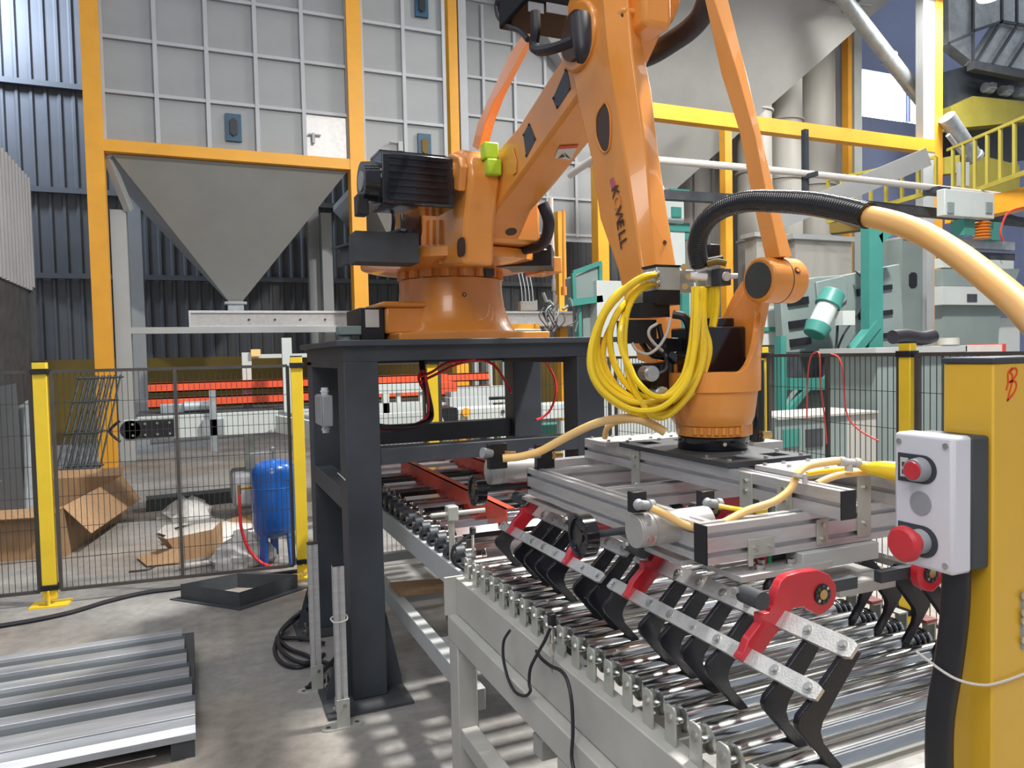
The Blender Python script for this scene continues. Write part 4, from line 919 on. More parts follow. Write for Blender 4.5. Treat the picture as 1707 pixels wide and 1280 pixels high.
    valve(1060, 834, 1.62, True, 1.15); valve(1174, 832, 1.72, True, 1.15); valve(826, 758, 2.36, False, 2.0, True); valve(905, 759, 2.38, False, 2.0, True)
    # threaded spindles with handwheels
    def wheel(px, py, y, ln, lab):
        q = oy(px, py, y); r = .051
        w = MB(); P = [(r*.86, -.014), (r, -.016), (r, .016), (r*.86, .014), (r*.84, .0)]
        w.lathe(q, P+[P[0]], axis=(1, 0, 0), n=36, caps=False); w = w.build('handwheel', 'gloss', t, label=lab)
        MB().cyl(q-V((.012, 0, 0)), q+V((.012, 0, 0)), .015, n=16).build('hub', 'gloss', w)
        MB().cyl(q-V((.007, 0, 0)), q-V((.003, 0, 0)), r*.88, n=32).build('web', 'slate', w)
        for k in range(4):
            a = .5+k*math.pi/2; e = q+V((0, math.cos(a)*r*.9, math.sin(a)*r*.9)); MB().beam(q, e, .020, .016, up=(1, 0, 0)).build('spoke', 'gloss', w)
        m = MB(); xs = q.x+.012; L = []
        for k in range(int(ln/.002)): rr = .0095 if k % 2 else .0078; L.append([(xs+k*.002, q.y+rr*math.cos(a), q.z+rr*math.sin(a)) for a in [2*math.pi*i/12 for i in range(12)]])
        m.loft(L); m.build('spindle', 'slate2', t, label='threaded spindle')
    wheel(973, 893, 1.56, .30, 'near black handwheel'); wheel(796, 817, 2.27, .26, 'far black handwheel')
    # mounting slabs and linear guide below
    MB().box(1.03, 1.285, 1.222, 1.335, 1.063, 1.076).build('mounting_slab', 'aluplate', t, bevel=.001)
    for x, y in ((1.10, 1.245), (1.13, 1.275), (1.19, 1.25), (1.245, 1.285)): MB().bolt((x, y, 1.076), (0, 0, 1), .0085, .011).cyl((x, y, 1.076), (x, y, 1.078), .011, n=14).build('bolt', 'bolt', t)
    MB().box(1.21, 1.44, 1.235, 1.33, 1.058, 1.098).build('slide_block', 'ltgrey', t, bevel=.002)
    MB().box(1.27, 1.44, 1.19, 1.33, 1.005, 1.03).build('mounting_slab', 'aluplate', t, bevel=.001)
    MB().box(1.15, 1.26, 1.285, 1.33, 1.078, 1.10).build('guide_carriage', 'slate', t, label='dark carriage of the linear guide')
    for x in (1.150, 1.252): MB().box(x, x+.010, 1.275, 1.335, 1.076, 1.101).build('wiper', 'green', t, label='green end wiper')
    for x in (1.138, 1.262): MB().box(x, x+.012, 1.278, 1.335, 1.076, 1.102).build('end_seal', 'redcap', t, label='red end seal')
    MB().box(1.0, 1.72, 1.295, 1.315, 1.086, 1.10).build('linear_rail', 'bar', t)
    MB().box(.97, 1.02, 1.35, 1.66, 1.075, 1.085).build('mounting_slab', 'aluplate', t)
    MB().box(.97, 1.03, 1.9, 2.3, 1.075, 1.085).build('mounting_slab', 'aluplate', t)
    # finger racks
    TX = [(1.056, 1.014), (1.0, .950), (.966, .910), (.961, .894), (.968, .872), (1.03, .800), (1.068, .762), (1.040, .762), (.984, .822), (.912, .906), (.908, .918), (.913, .931), (.945, .955), (.985, .992), (1.020, 1.024)]
    MX = 1.277*2
    def rack(y0, n, side, skip, name, upbar, lowbar, lab):
        g = (lambda x: x) if side > 0 else (lambda x: MX-x)
        base = None
        r = MB()
        for k in range(n):
            y = y0+SP*k
            if base is None:
                base = MB().loops([(g(a), y-.006, b) for a, b in TX], [(g(a), y+.006, b) for a, b in TX]).build('finger', 'tooth', t, bevel=.002, label=None); first = y
            elif k not in skip: rep(base, (0, y-first, 0), t)
        for nm, (cx, cz), hw in (('upper_bar', (1.024, 1.025), .018), ('lower_bar', (.945, .966), .015)):
            d_ = V((.72, 0, .69)); n_ = V((-.69, 0, .72)); c0 = V((cx, 0, cz)); cor = [c0-d_*hw, c0+d_*hw, c0+d_*hw+n_*.010, c0-d_*hw+n_*.010]
            ya, yb = (y0-.022, y0+SP*(n-1)+.022)
            f = lambda p, y: (g(p.x), y, p.z)
            ch = .012
            m = MB().loft([[f(c0+(p-c0)*.72, ya) for p in cor], [f(p, ya+ch) for p in cor], [f(p, yb-ch) for p in cor], [f(c0+(p-c0)*.72, yb) for p in cor]]); o = m.build(nm, 'bar', t)
            for k in range(n):
                if k in skip: continue
                p = c0+n_*.010; p = V((g(p.x), y0+SP*k, p.z)); MB().bolt(p, (g(n_.x)-g(0), 0, n_.z), .0065, .006).cyl(p, p+V((g(n_.x)-g(0), 0, n_.z))*.002, .010, n=12).build('bolt', 'bolt', o)
    rack(.947, 9, 1, (2, 7), 'near', 1, 1, '')
    rack(.947+SP*9.0, 9, 1, (2, 7), 'far', 1, 1, '')
    rack(.947+SP*.0, 9, -1, (2, 7), 'near', 1, 1, ''); rack(.947+SP*9., 9, -1, (2, 7), 'far', 1, 1, '')
    # red levers: outline taken in the plane of the near one
    z7 = lambda a, b: (1160+a*.16403, 920+b*.16403)
    LP = [(450, 1095), (500, 1020), (545, 900), (665, 740), (665, 640), (760, 620), (800, 560), (805, 480), (870, 310), (930, 250), (1080, 205), (1250, 185), (1360, 230), (1430, 330), (1440, 440), (1410, 540), (1340, 610), (1260, 650), (1180, 610), (1090, 560), (1000, 580), (940, 640), (880, 780), (800, 870), (720, 990), (620, 1130), (580, 1195)]
    yl = .947+2*SP-.012
    LX = [(oy(*z7(*p), yl).x, oy(*z7(*p), yl).z) for p in LP]
    hx, hz = oy(*z7(1290, 430), yl).x, oy(*z7(1290, 430), yl).z
    for side in (1, -1):
        g = (lambda x: x) if side > 0 else (lambda x: MX-x)
        for j, k in enumerate((2, 7, 11, 16)):
            y = .947+SP*k-.010
            lv = MB().loops([(g(a), y, b) for a, b in LX], [(g(a), y+.020, b) for a, b in LX]).build('lever', 'red', t, bevel=.002)
            MB().cyl((g(hx), y-.003, hz), (g(hx), y+.022, hz), .0205, n=24).build('hub', 'black', lv)
            MB().cyl((g(hx), y-.005, hz), (g(hx), y, hz), .010, n=18).build('pin', 'brass', lv)
            for i in range(8): a = i*math.pi/4; MB().cyl((g(hx)+.0155*math.cos(a), y-.005, hz+.0155*math.sin(a)), (g(hx)+.0155*math.cos(a), y, hz+.0155*math.sin(a)), .0035, n=8).build('roller_pin', 'bolt' if i % 4 == 1 else 'slate', lv)
            # black clevis and rubber roller beside it
            cx, cz = oy(1262, 1000, yl).x, oy(1262, 1000, yl).z
            MB().box(min(g(cx-.004), g(cx+.026)), max(g(cx-.004), g(cx+.026)), y+.03, y+.07, cz-.014, 1.063).build('clevis', 'slate2', t, bevel=.004)
            MB().cyl((g(cx+.012), y-.004, cz-.004), (g(cx+.012), y+.05, cz-.004), .018, n=20).build('bush', 'slate2', t)
            if side > 0: MB().bolt((cx-.004, y+.05, cz+.002), (-1, 0, 0), .009, .008).build('bolt', 'bolt', t)
            sx = (min(g(hx), g(hx+.12)), max(g(hx), g(hx+.12))); MB().box(sx[0], sx[1], y+.022, y+.04, hz-.012, hz+.012).build('link_bar', 'slate', t)
gripper()
def gripper_hoses():
    def h(P, r, m, lab, grp='cream hoses on the gripper', k=6): 
        pts = [pd(*p) for p in P]; tag(MB().tube(pts, r, n=12, k=k).build('air_hose', m, loc=pts[0]), lab, 'hose', grp)
    h([(1086, 847, 1.60), (1110, 858, 1.60), (1140, 874, 1.60), (1168, 881, 1.60), (1200, 874, 1.60), (1245, 851, 1.62), (1290, 836, 1.63), (1318, 815, 1.64), (1330, 790, 1.65), (1350, 776, 1.67), (1400, 768, 1.68)], .0085, 'cream_hose', 'thick cream hose swinging from the near cylinder across the gripper frame')
    h([(1198, 843, 1.68), (1225, 848, 1.67), (1255, 851, 1.65), (1280, 843, 1.65)], .0055, 'hose', 'short yellow tube from the inner valve of the near cylinder')
    h([(1362, 806, 1.68), (1385, 796, 1.69), (1410, 790, 1.70), (1450, 787, 1.71), (1480, 790, 1.72)], .008, 'cream_hose', 'cream hose passing over the right end of the gripper')
    h([(1345, 790, 1.70), (1370, 786, 1.71), (1400, 783, 1.72), (1420, 778, 1.72)], .006, 'hose', 'thin yellow tube beside the white tee fitting')
    t = thing('tee_fitting', 'white push-in tee fitting joining hoses above the gripper', 'fitting', tuple(pd(1410, 772, 1.68)))
    a, b = pd(1398, 769, 1.68), pd(1432, 772, 1.69); MB().cyl(a, b, .009, n=14).cyl(a, a+(b-a)*.25, .0115, n=14).cyl(b, b+(a-b)*.25, .0115, n=14).build('body', 'bag', t); q = (a+b)/2; MB().cyl(q, q+V((0, 0, -.02)), .009, n=14).build('stem', 'bag', t)
    a = pd(1448, 776, 1.66); 
    m = MB().tube([pd(1432, 774, 1.69), pd(1450, 780, 1.68), pd(1475, 783, 1.66), pd(1520, 790, 1.62)], lambda s: .009+.016*s, n=12); tag(m.build('hose_wrap', 'hose', loc=a), 'yellow taped hose wrap disappearing behind the push button box', 'hose wrap')
    q = pd(1330, 793, 1.63); tag(MB().lathe(q, [(.0085, -.004), (.0115, -.004), (.0115, .004), (.0085, .004)], axis=(.3, .2, 1), n=16).box(q.x+.006, q.x+.016, q.y-.012, q.y-.006, q.z-.018, q.z+.004).build('hose_tie', 'bag', loc=q), 'white tie round the cream hose at the gripper edge', 'tie')
    h([(838, 764, 2.30), (862, 762, 2.30), (885, 757, 2.29), (905, 750, 2.28), (945, 728, 2.24), (985, 709, 2.18), (1015, 700, 2.14), (1050, 697, 2.10), (1080, 704, 2.08), (1108, 720, 2.08)], .0125, 'cream_hose', 'cream hose arching from the far cylinder to the rear of the gripper', k=8)
    h([(1008, 730, 2.26), (1012, 714, 2.24), (1028, 703, 2.20), (1055, 700, 2.18)], .0085, 'cream_hose', 'short cream hose rising from the rear adapter plate')
    t = thing('gas_spring', 'black vertical air spring with brass fitting behind the orange wrist', 'cylinder', tuple(pd(1265, 745, 2.6)))
    a, b = pd(1262, 745, 2.6), pd(1262, 600, 2.6); b = V((a.x, a.y, b.z)); MB().cyl(a, b, .026, n=20).build('tube', 'gloss', t); q = pd(1270, 725, 2.55); MB().cyl(q, q+V((.03, -.01, 0)), .014, n=6).build('fitting', 'brass', t)
    MB().box(a.x-.05, a.x+.08, a.y-.04, a.y+.04, a.z-.01, a.z+.02).build('foot', 'aluplate', t)
gripper_hoses()
# ================================================================== NEAR POST WITH PUSH BUTTON BOX
def near_post():
    x0 = .95; ya, yb = ox(1655, 900, x0).y, ox(1572, 900, x0).y
    zt = ox(1655, 606, x0).z
    t = thing('gate_post', 'thick yellow post in the right foreground with a red handwritten B', 'post', (x0+.04, ya+.03, 0))
    MB().box(x0, x0+.16, ya, yb, 0, zt).build('upright', 'post', t, bevel=.0025)
    MB().box(x0-.002, x0+.162, ya-.002, yb+.002, zt, zt+.008).build('cap', 'slate', t, bevel=.002)
    MB().box(x0-.06, x0+.2, ya-.05, yb+.05, 0, .012).build('base_plate', 'post', t)
    S1 = [(1680, 668), (1683, 655), (1687, 640), (1688, 625), (1684, 620), (1690, 614), (1695, 615), (1695, 624), (1688, 633), (1683, 637), (1692, 635), (1695, 642), (1692, 652), (1686, 661), (1679, 668)]
    S2 = [(1678, 650), (1681, 638), (1681, 622), (1688, 613)]
    for S_ in (S1, S2):
        P = [oy(u, v, ya-.0008) for u, v in S_]; m = MB(); Q = smooth_path(P, 4)
        L = []
        for i, p in enumerate(Q):
            d_ = (Q[min(i+1, len(Q)-1)]-Q[max(i-1, 0)]).normalized(); s_ = V((-d_.z, 0, d_.x))*.0012
            L.append([p-s_, p+s_, p+s_+V((0, .0006, 0)), p-s_+V((0, .0006, 0))])
        m.loft(L); m.build('letter', 'inkr', t, label='red handwritten letter B' if S_ is S1 else None)
    # slotted plate at right
    a = oy(1704, 1030, ya); MB().box(a.x-.004, a.x+.03, ya-.003, ya, oy(1704, 1080, ya).z, oy(1704, 985, ya).z).build('slotted_plate', 'grey', t)
    for v in (992, 1020, 1034, 1066): q = oy(1706, v, ya-.003); MB().cyl(q, q+V((0, -.002, 0)), .006, n=10).build('slot_pin', 'bolt', t)
    # push button box
    b = thing('push_button_box', 'white push button box with red stop mushroom on the thick yellow post', 'switch box', (x0-.04, (ya+yb)/2, 1.38))
    xf = .878; y0, y1 = ox(1589, 850, xf).y, ox(1490, 830, xf).y; z1, z0 = ox(1589, 729, xf).z, ox(1589, 962, xf).z
    xm = xf+.036
    MB().box(xf, xm, y0, y1, z0, z1).build('lid', 'white', b, bevel=.005); MB().box(xm, x0-.001, y0+.001, y1-.001, z0+.002, z1-.002).build('base', 'slate2', b, bevel=.004)
    for y in (y0+.010, y1-.009):
        for z in (z0+.012, z1-.012): MB().cyl((xf, y, z), (xf-.002, y, z), .0038, n=14).build('screw', 'bolt', b)
    yc = (y0+y1)/2+.002
    def fx(v, u=1535): q = ox(u, v, xf); return q.z
    zc = [ox(1540, 783, xf).z, ox(1534, 838, xf).z, ox(1540, 903, xf).z]
    def dplate(z, r=.019):
        P = [(yc+.034, z-r), (yc+.034, z+r)]+[(yc-.004-math.sin(a)*r, z+math.cos(a)*r) for a in [math.pi*i/12 for i in range(13)]]
        P = P[:2]+P[2:]; MB().loops([(xf-.0012, y, q) for y, q in P], [(xf, y, q) for y, q in P]).build('legend_plate', 'slate', b)
    dplate(zc[0]); dplate(zc[2], .021)
    MB().box(xf-.0018, xf-.0011, yc+.018, yc+.030, zc[0]-.013, zc[0]+.013).build('legend', 'label', b)
    for z0_, z1_ in ((-.009, -.003), (.001, .007)): MB().box(xf-.0024, xf-.0017, yc+.021, yc+.027, zc[0]+z0_, zc[0]+z1_).build('legend_mark', 'slate', b)
    MB().cyl((xf, yc, zc[0]), (xf-.016, yc, zc[0]), .0165, .0145, 28).build('button_ring', 'grey', b)
    MB().cyl((xf-.014, yc, zc[0]), (xf-.0185, yc, zc[0]), .0125, .0115, 28).build('button', 'btnred', b, label='red flat push button')
    MB().cyl((xf+.001, yc, zc[1]), (xf-.0015, yc, zc[1]), .0155, n=28).build('blank_plug', 'grey', b)
    MB().cyl((xf, yc, zc[2]), (xf-.014, yc, zc[2]), .0165, .0155, 28).build('button_ring', 'grey', b)
    MB().lathe((xf, yc, zc[2]), [(.0145, .012), (.0145, .020), (.0225, .026), (.0238, .029), (.0233, .034), (.019, .038), (.004, .039)], axis=(-1, 0, 0), n=32).build('emergency_button', 'btnred', b, label='red mushroom stop button')
    # conduit below the box, tie wire
    P = [(x0-.028, ya+.030, z0), (x0-.028, ya+.032, z0-.06), (x0-.034, ya+.036, z0-.13), (x0-.044, ya+.042, z0-.22), (x0-.042, ya+.04, z0-.34), (x0-.03, ya+.03, z0-.5)]
    tag(MB().tube([V(p) for p in P], .0175, n=14).build('cable_sleeve', 'black', loc=P[0]), 'black cable sleeve hanging below the push button box', 'cable')
    zw = ox(1600, 1104, x0).z
    tag(MB().tube([V(p) for p in ((x0-.058, yb-.004, zw+.018), (x0-.055, ya+.018, zw+.002), (x0-.03, ya-.002, zw-.006), (x0+.01, ya-.004, zw-.010), (x0+.09, ya-.004, zw-.006), (x0+.163, ya-.004, zw))], .0018, n=6).build('tie_wire', 'label', loc=(x0, ya, zw)), 'pale tie wire holding the black sleeve to the yellow post', 'wire')
near_post()
# ================================================================== LEFT FOREGROUND
def left_front():
    # steel deck pallet
    t = thing('steel_pallet', 'corrugated grey steel pallet on the floor at the lower left', 'pallet', (-.9, 3.6, 0))
    zt = .135; x0, x1 = -1.7, -.045
    V0 = [(1048, 1050), (1060, 1074), (1083, 1098), (1107, 1122), (1136, 1153), (1170, 1193)]
    Y = [(oz(312, b, zt).y, oz(312, a, zt).y) for a, b in V0]
    for i, (ya, yb) in enumerate(Y):
        if i == 0: ya -= .02; yb += .02
        elif i < 5: yb -= .28*(yb-ya)
        Y[i] = (ya, yb)
        xe = x1-.012*(5-i)
        pr = [(ya-.004, .112), (ya, zt), (yb, zt), (yb+.004, .112)]
        MB().loops([(x0, a, b) for a, b in pr], [(xe, a, b) for a, b in pr]).build('deck_rib', 'pal', t, bevel=.002)
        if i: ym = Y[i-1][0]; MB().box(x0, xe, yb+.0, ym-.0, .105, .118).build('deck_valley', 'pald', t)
    ya = Y[-1][0]
    pr = [(ya-.012, .085), (ya-.012, zt-.002), (ya-.035, zt-.012), (ya-.06, zt-.014), (ya-.085, zt-.035), (ya-.088, .075), (ya-.075, .075)]
    MB().loops([(x0, a, b) for a, b in pr], [(x1, a, b) for a, b in pr]).build('edge_rail', 'pal', t)
    for i, x in enumerate((x1-.09, x1-.75, x1-1.5)):
        MB().box(x, x+.085, ya-.075, Y[0][1], .0, .105).build('runner', 'slate2', t)
    # steel angle frame
    C = [oz(283, 1000, 0), oz(400, 1018, 0), V((.66, 5.12, 0)), V((.22, 5.39, 0))]
    t = thing('angle_frame', 'dark steel angle frame lying flat on the floor before the fence', 'frame', C[0])
    c0 = sum(C, V())/4
    for i in range(4):
        a, b = C[i], C[(i+1) % 4]; ai, bi = a.lerp(c0, .16), b.lerp(c0, .16); n_ = (a-b).cross(V((0, 0, 1))).normalized()
        MB().loops([a, b, bi, ai], [p+V((0, 0, .008)) for p in (a, b, bi, ai)]).loops([ai, bi, bi+V((0, 0, .10)), ai+V((0, 0, .10))], [p.lerp(c0, .02) for p in (ai, bi, bi+V((0, 0, .10)), ai+V((0, 0, .10)))]).build('angle_bar', 'slate2', t)
    # aluminium sensor posts
    for k, (u, v, x, y, h, lab) in enumerate(((570, 1210, .522, 3.12, .685, 'nearer aluminium profile post with a white tie, beside the dark table leg'), (523, 1140, .475, 3.52, .69, 'farther aluminium profile post standing left of the dark table leg'))):
        t = thing('profile_post', lab, 'post', (x, y, 0), 'aluminium profile posts')
        MB().tslot((x, y, .06), (x, y, h), .045, .045).build('profile', 'alu', t)
        MB().box(x-.024, x+.024, y-.024, y+.024, h, h+.003).build('end_cap', 'black', t)
        MB().box(x-.027, x+.027, y-.031, y-.026, .006, .125).build('foot_bracket', 'brk', t, bevel=.001)
        m = MB(); pf = [(x-.09*math.cos(a) if True else 0, y+.034*math.sin(a)) for a in [math.pi*(.5+i/8) for i in range(9)]]
        P = [(x-.055+.035*math.cos(a), y-.005+.032*math.sin(a)) for a in [math.pi*(.5+i/8) for i in range(9)]]+[(x+.055+.035*math.cos(a), y-.005+.032*math.sin(a)) for a in [math.pi*(-.5+i/8) for i in range(9)]]
        m.loops([(a, b, 0) for a, b in P], [(a, b, .007) for a, b in P]).build('foot_plate', 'brk', t)
        for dx in (-.06, .06): MB().cyl((x+dx, y-.005, .007), (x+dx, y-.005, .0076), .010, n=12).build('hole', 'slate2', t)
        MB().bolt((x+.006, y-.031, .10), (0, -1, 0), .008, .006).build('bolt', 'bolt', t)
        if k == 0: MB().tube([(x-.028, y-.026, .455), (x, y-.029, .452), (x+.028, y-.026, .458), (x+.028, y+.026, .462), (x-.028, y+.026, .458)], .0035, closed=True).build('cable_tie', 'label', t)
    # coil of black cable around the rear foot
    t = thing('cable_coil', 'coil of black cable on the floor left of the dark table', 'cable', (.42, 3.9, 0))
    def coil(px, z, r=.011):
        MB().tube([oz(u, v, zz) for (u, v), zz in zip(px, z)], r, n=8, k=5).build('cable', 'rubber', t)
    coil([(520, 1015), (500, 1025), (480, 1040), (464, 1060), (458, 1085), (470, 1105), (495, 1112), (520, 1104), (540, 1090)], [.12, .06, .03, .012, .012, .012, .012, .012, .012])
    coil([(530, 1005), (505, 1018), (482, 1036), (466, 1056), (466, 1078), (482, 1096), (508, 1105), (530, 1098)], [.16, .1, .06, .03, .03, .03, .03, .02])
    coil([(515, 990), (512, 1010), (495, 1030), (472, 1050), (470, 1062), (500, 1064), (540, 1072)], [.22, .12, .06, .05, .02, .02, .02])
    coil([(462, 1062), (480, 1080), (505, 1090), (535, 1102), (555, 1108)], [.02, .02, .02, .02, .02])
    coil([(575, 1075), (558, 1098), (542, 1115), (527, 1132), (517, 1142)], [.05, .04, .03, .03, .03])
    coil([(575, 1122), (552, 1132), (530, 1140), (510, 1147)], [.02, .012, .012, .012])
    # long black cable along the fence
    P = [(-60, 1052), (0, 1043), (60, 1033), (120, 1020), (180, 1002), (240, 988), (300, 980), (380, 968), (450, 958), (505, 950)]
    P = [oz(u, v, .014) for u, v in P]; tag(MB().tube(P, .014, n=8).build('floor_cable', 'rubber', loc=P[0]), 'thick black cable running along the floor by the left fence', 'cable')
    # blue tank
    t = thing('pressure_tank', 'blue upright air receiver tank on three legs behind the fence', 'tank', (.52, 5.85, 0))
    cx, cy = .525, 5.86; r = .162
    prof = [(.02, .795), (.07, .79), (.115, .772), (.145, .745), (r, .70), (r, .30), (.150, .255), (.12, .225), (.07, .205), (.01, .20)]
    MB().lathe((cx, cy, 0), prof[::-1], n=40).build('shell', 'blue', t)
    MB().lathe((cx, cy, 0), [(r+.0005, .585), (r+.003, .59), (r+.0005, .595)], n=40).build('seam', 'blue', t)
    for a in (-2.35, -.75, 1.57): q = V((cx+.125*math.cos(a), cy+.125*math.sin(a), 0)); MB().beam((q.x+.02*math.cos(a), q.y+.02*math.sin(a), 0), (q.x, q.y, .30), .06, .02, up=(math.cos(a), math.sin(a), 0)).build('leg', 'blue', t)
    MB().cyl((cx, cy, .79), (cx, cy, .88), .010, n=10).lathe((cx, cy, .87), [(.003, -.02), (.018, -.008), (.018, .008), (.003, .02)], n=12).cyl((cx, cy, .845), (cx-.17, cy, .845), .008, n=8).build('safety_valve', 'bolt', t)
    MB().cyl((cx-.155, cy-.03, .60), (cx-.25, cy-.04, .60), .013, n=10).cyl((cx-.25, cy-.04, .625), (cx-.25, cy-.04, .56), .014, n=10).build('outlet_valve', 'brass', t)
    P = [(cx-.25, cy-.04, .565), (cx-.25, cy-.05, .45), (cx-.245, cy-.06, .3), (cx-.20, cy-.08, .15), (cx-.12, cy-.12, .05), (cx-.02, cy-.16, .012), (cx+.06, cy-.17, .012)]
    tag(MB().tube(P, .012, n=10).build('air_hose', 'redhose', loc=P[0]), 'red hose drooping from the blue tank to the floor', 'hose')
    # cardboard boxes: four walls with splayed flaps
    def carton(c, ang, w, d_, h, lab, fl):
        t = thing('cardboard_box', lab, 'box', (c[0], c[1], 0), 'open cardboard boxes')
        ca_, sa_ = math.cos(ang), math.sin(ang); R = lambda x, y, z: V((c[0]+x*ca_-y*sa_, c[1]+x*sa_+y*ca_, z))
        K = [(-w/2, -d_/2), (w/2, -d_/2), (w/2, d_/2), (-w/2, d_/2)]
        MB().loops([R(*k, 0) for k in K], [R(*k, .006) for k in K]).build('bottom', 'card', t)
        for i in range(4):
            a, b = V((*K[i], 0)), V((*K[(i+1) % 4], 0)); o = V((b.y-a.y, -(b.x-a.x), 0)).normalized()*.006
            A = [R(a.x, a.y, 0), R(b.x, b.y, 0), R(b.x, b.y, h), R(a.x, a.y, h)]; o2 = R(o.x, o.y, 0)-R(0, 0, 0); MB().prism(A, o2).build('wall', 'card', t)
            if fl[i]:
                ln, dn = fl[i]; u = o.normalized()*ln; a2, b2 = a+u+(b-a)*.04, b+u-(b-a)*.04
                MB().prism([R(a.x, a.y, h), R(b.x, b.y, h), R(b2.x, b2.y, h+dn), R(a2.x, a2.y, h+dn)], (0, 0, .006)).build('flap', 'card', t)
    g1, g2 = oz(108, 928, 0), oz(207, 858, 0); dd = (g2-g1).normalized(); lf = V((-dd.y, dd.x, 0)); wl = (g2-g1).length
    cc = g1+dd*wl/2+lf*.5
    carton((cc.x, cc.y), math.atan2(dd.y, dd.x), wl, 1.0, .40, 'large open cardboard box right of the yellow fence post', [(.18, -.24), (.22, .05), (.2, .1), (.12, -.05)])
    carton((-2.32, 7.3), .05, 1.2, .8, .42, 'open cardboard box at the left picture edge behind the fence', [(.10, -.22), (.16, .12), (.2, .14), None])
    # dark channel steel and scrap on the floor
    t = thing('steel_channel', 'dark steel channel lying on the floor beyond the scrap', 'channel', tuple(oz(330, 860, 0)))
    a, b = oz(245, 850, 0), oz(400, 835, 0); MB().beam(a+V((0, 0, .12)), b+V((.3, .1, .12)), .25, .012).beam(a+V((0, -.12, .06)), b+V((.3, -.02, .06)), .012, .12).beam(a+V((.0, .12, .06)), b+V((.3, .22, .06)), .012, .12).build('web', 'slate2', t)
    def crumple(px, lab, m, cat, h=.18, seed=1, w=.16):
        random.seed(seed); c = oz(*px, 0); g = 9; vs = []; mb = MB()
        for j in range(6):
            L = []
            for i in range(12):
                a = i/12*6.283; r = w*(1-(j/5.5)**2*.8)*random.uniform(.72, 1.15); L.append(c+V((r*math.cos(a)*1.3, r*math.sin(a), max(0, h*j/5*random.uniform(.85, 1.1)))))
            vs.append(L)
        mb.loft(vs); tag(mb.build(cat.replace(' ', '_'), m, loc=c, ang=25), lab, cat)
    crumple((410, 938), 'crumpled translucent plastic bag left of the blue tank', 'bag', 'plastic bag', .24, 2, .19)
    crumple((313, 862), 'white plastic film heap by the fence stile, farthest back', 'bag', 'plastic film', .20, 3, .2)
    crumple((352, 893), 'flat heap of cream foam scraps in the middle of the rubbish', 'label', 'foam scrap', .10, 6, .32)
    def sheet(px, lab, m, cat, zs=None, th=.006):
        P = [oz(u, v, z) if not isinstance(z, tuple) else V(oz(*z[:2], 0).xy.to_tuple()+(z[2],)) for u, v, z in px]
        tag(MB().prism(P, (0, 0, th)).build(cat.replace(' ', '_'), m, loc=P[0]), lab, cat)
    sheet([(228, 930, .01), (262, 918, .05), (300, 912, .12), (302, 938, .01), (245, 944, .01)], 'brown torn cardboard sheet flat on the floor', 'card', 'cardboard')
    sheet([(262, 888, .02), (303, 902, .02), (290, 880, .02), (318, 872, .02), (275, 876, .02)], 'pale cardboard offcut behind the torn sheet', 'label', 'cardboard offcut')
    sheet([(376, 868, .03), (420, 854, .03), (425, 872, .03), (408, 880, .03)], 'tan cardboard piece left of the blue tank', 'card', 'cardboard piece')
    t = thing('torn_carton', 'torn brown carton standing open among the rubbish behind the fence', 'box', tuple(oz(320, 930, 0)))
    q0, q1, q2 = oz(303, 934, 0), oz(358, 926, 0), oz(372, 905, 0)
    up = V((0, 0, .21)); MB().prism([q0, q1, q1+up, q0+up*.85+V((-.1, 0, 0))], (0, .01, 0)).build('side', 'card', t); MB().prism([q1, q2, q2+up*.95, q1+up], (-.01, 0, 0)).build('side', 'card', t); MB().prism([q0+up*.85+V((-.1, 0, 0)), q0+V((-.18, .2, .17)), q0+V((-.05, .15, 0)), q0], (0, .01, 0)).build('flap', 'card', t)
    MB().prism([oz(338, 926, 0)+V((0, -.012, .02)), oz(356, 924, 0)+V((0, -.012, .02)), oz(356, 924, 0)+V((0, -.012, .13)), oz(338, 926, 0)+V((0, -.012, .12))], (0, .004, 0)).build('patch', 'grey', t)
    a, b = oz(298, 946, .02), oz(352, 937, .02); tag(MB().cyl(a, b, .022, n=12).build('paper_tube', 'label', loc=a), 'white cardboard tube lying at the foot of the fence', 'tube')
    P = [oz(u, v, .006) for u, v in ((215, 953), (235, 951), (248, 949), (258, 944), (262, 941))]; tag(MB().tube(P, .008, n=6).build('cable_scrap', 'rubber', loc=P[0]), 'short dark cable scrap on the floor by the fence', 'cable')
    P = [oz(374, 863, .12), oz(380, 875, .08), oz(392, 890, .04)]; tag(MB().tube(P, .007, n=6).build('stick', 'slate2', loc=P[0]), 'thin dark stick poking out of the plastic bag', 'stick')
    P = oz(372, 925, .1); tag(MB().loops([oz(360, 940, 0), oz(383, 942, 0), oz(390, 900, .16)], [oz(358, 936, .02), oz(381, 938, .02), oz(388, 897, .18)]).build('green_sack', 'dkgreen', loc=P), 'dark green sack slumped against the plastic bag', 'sack')
left_front()
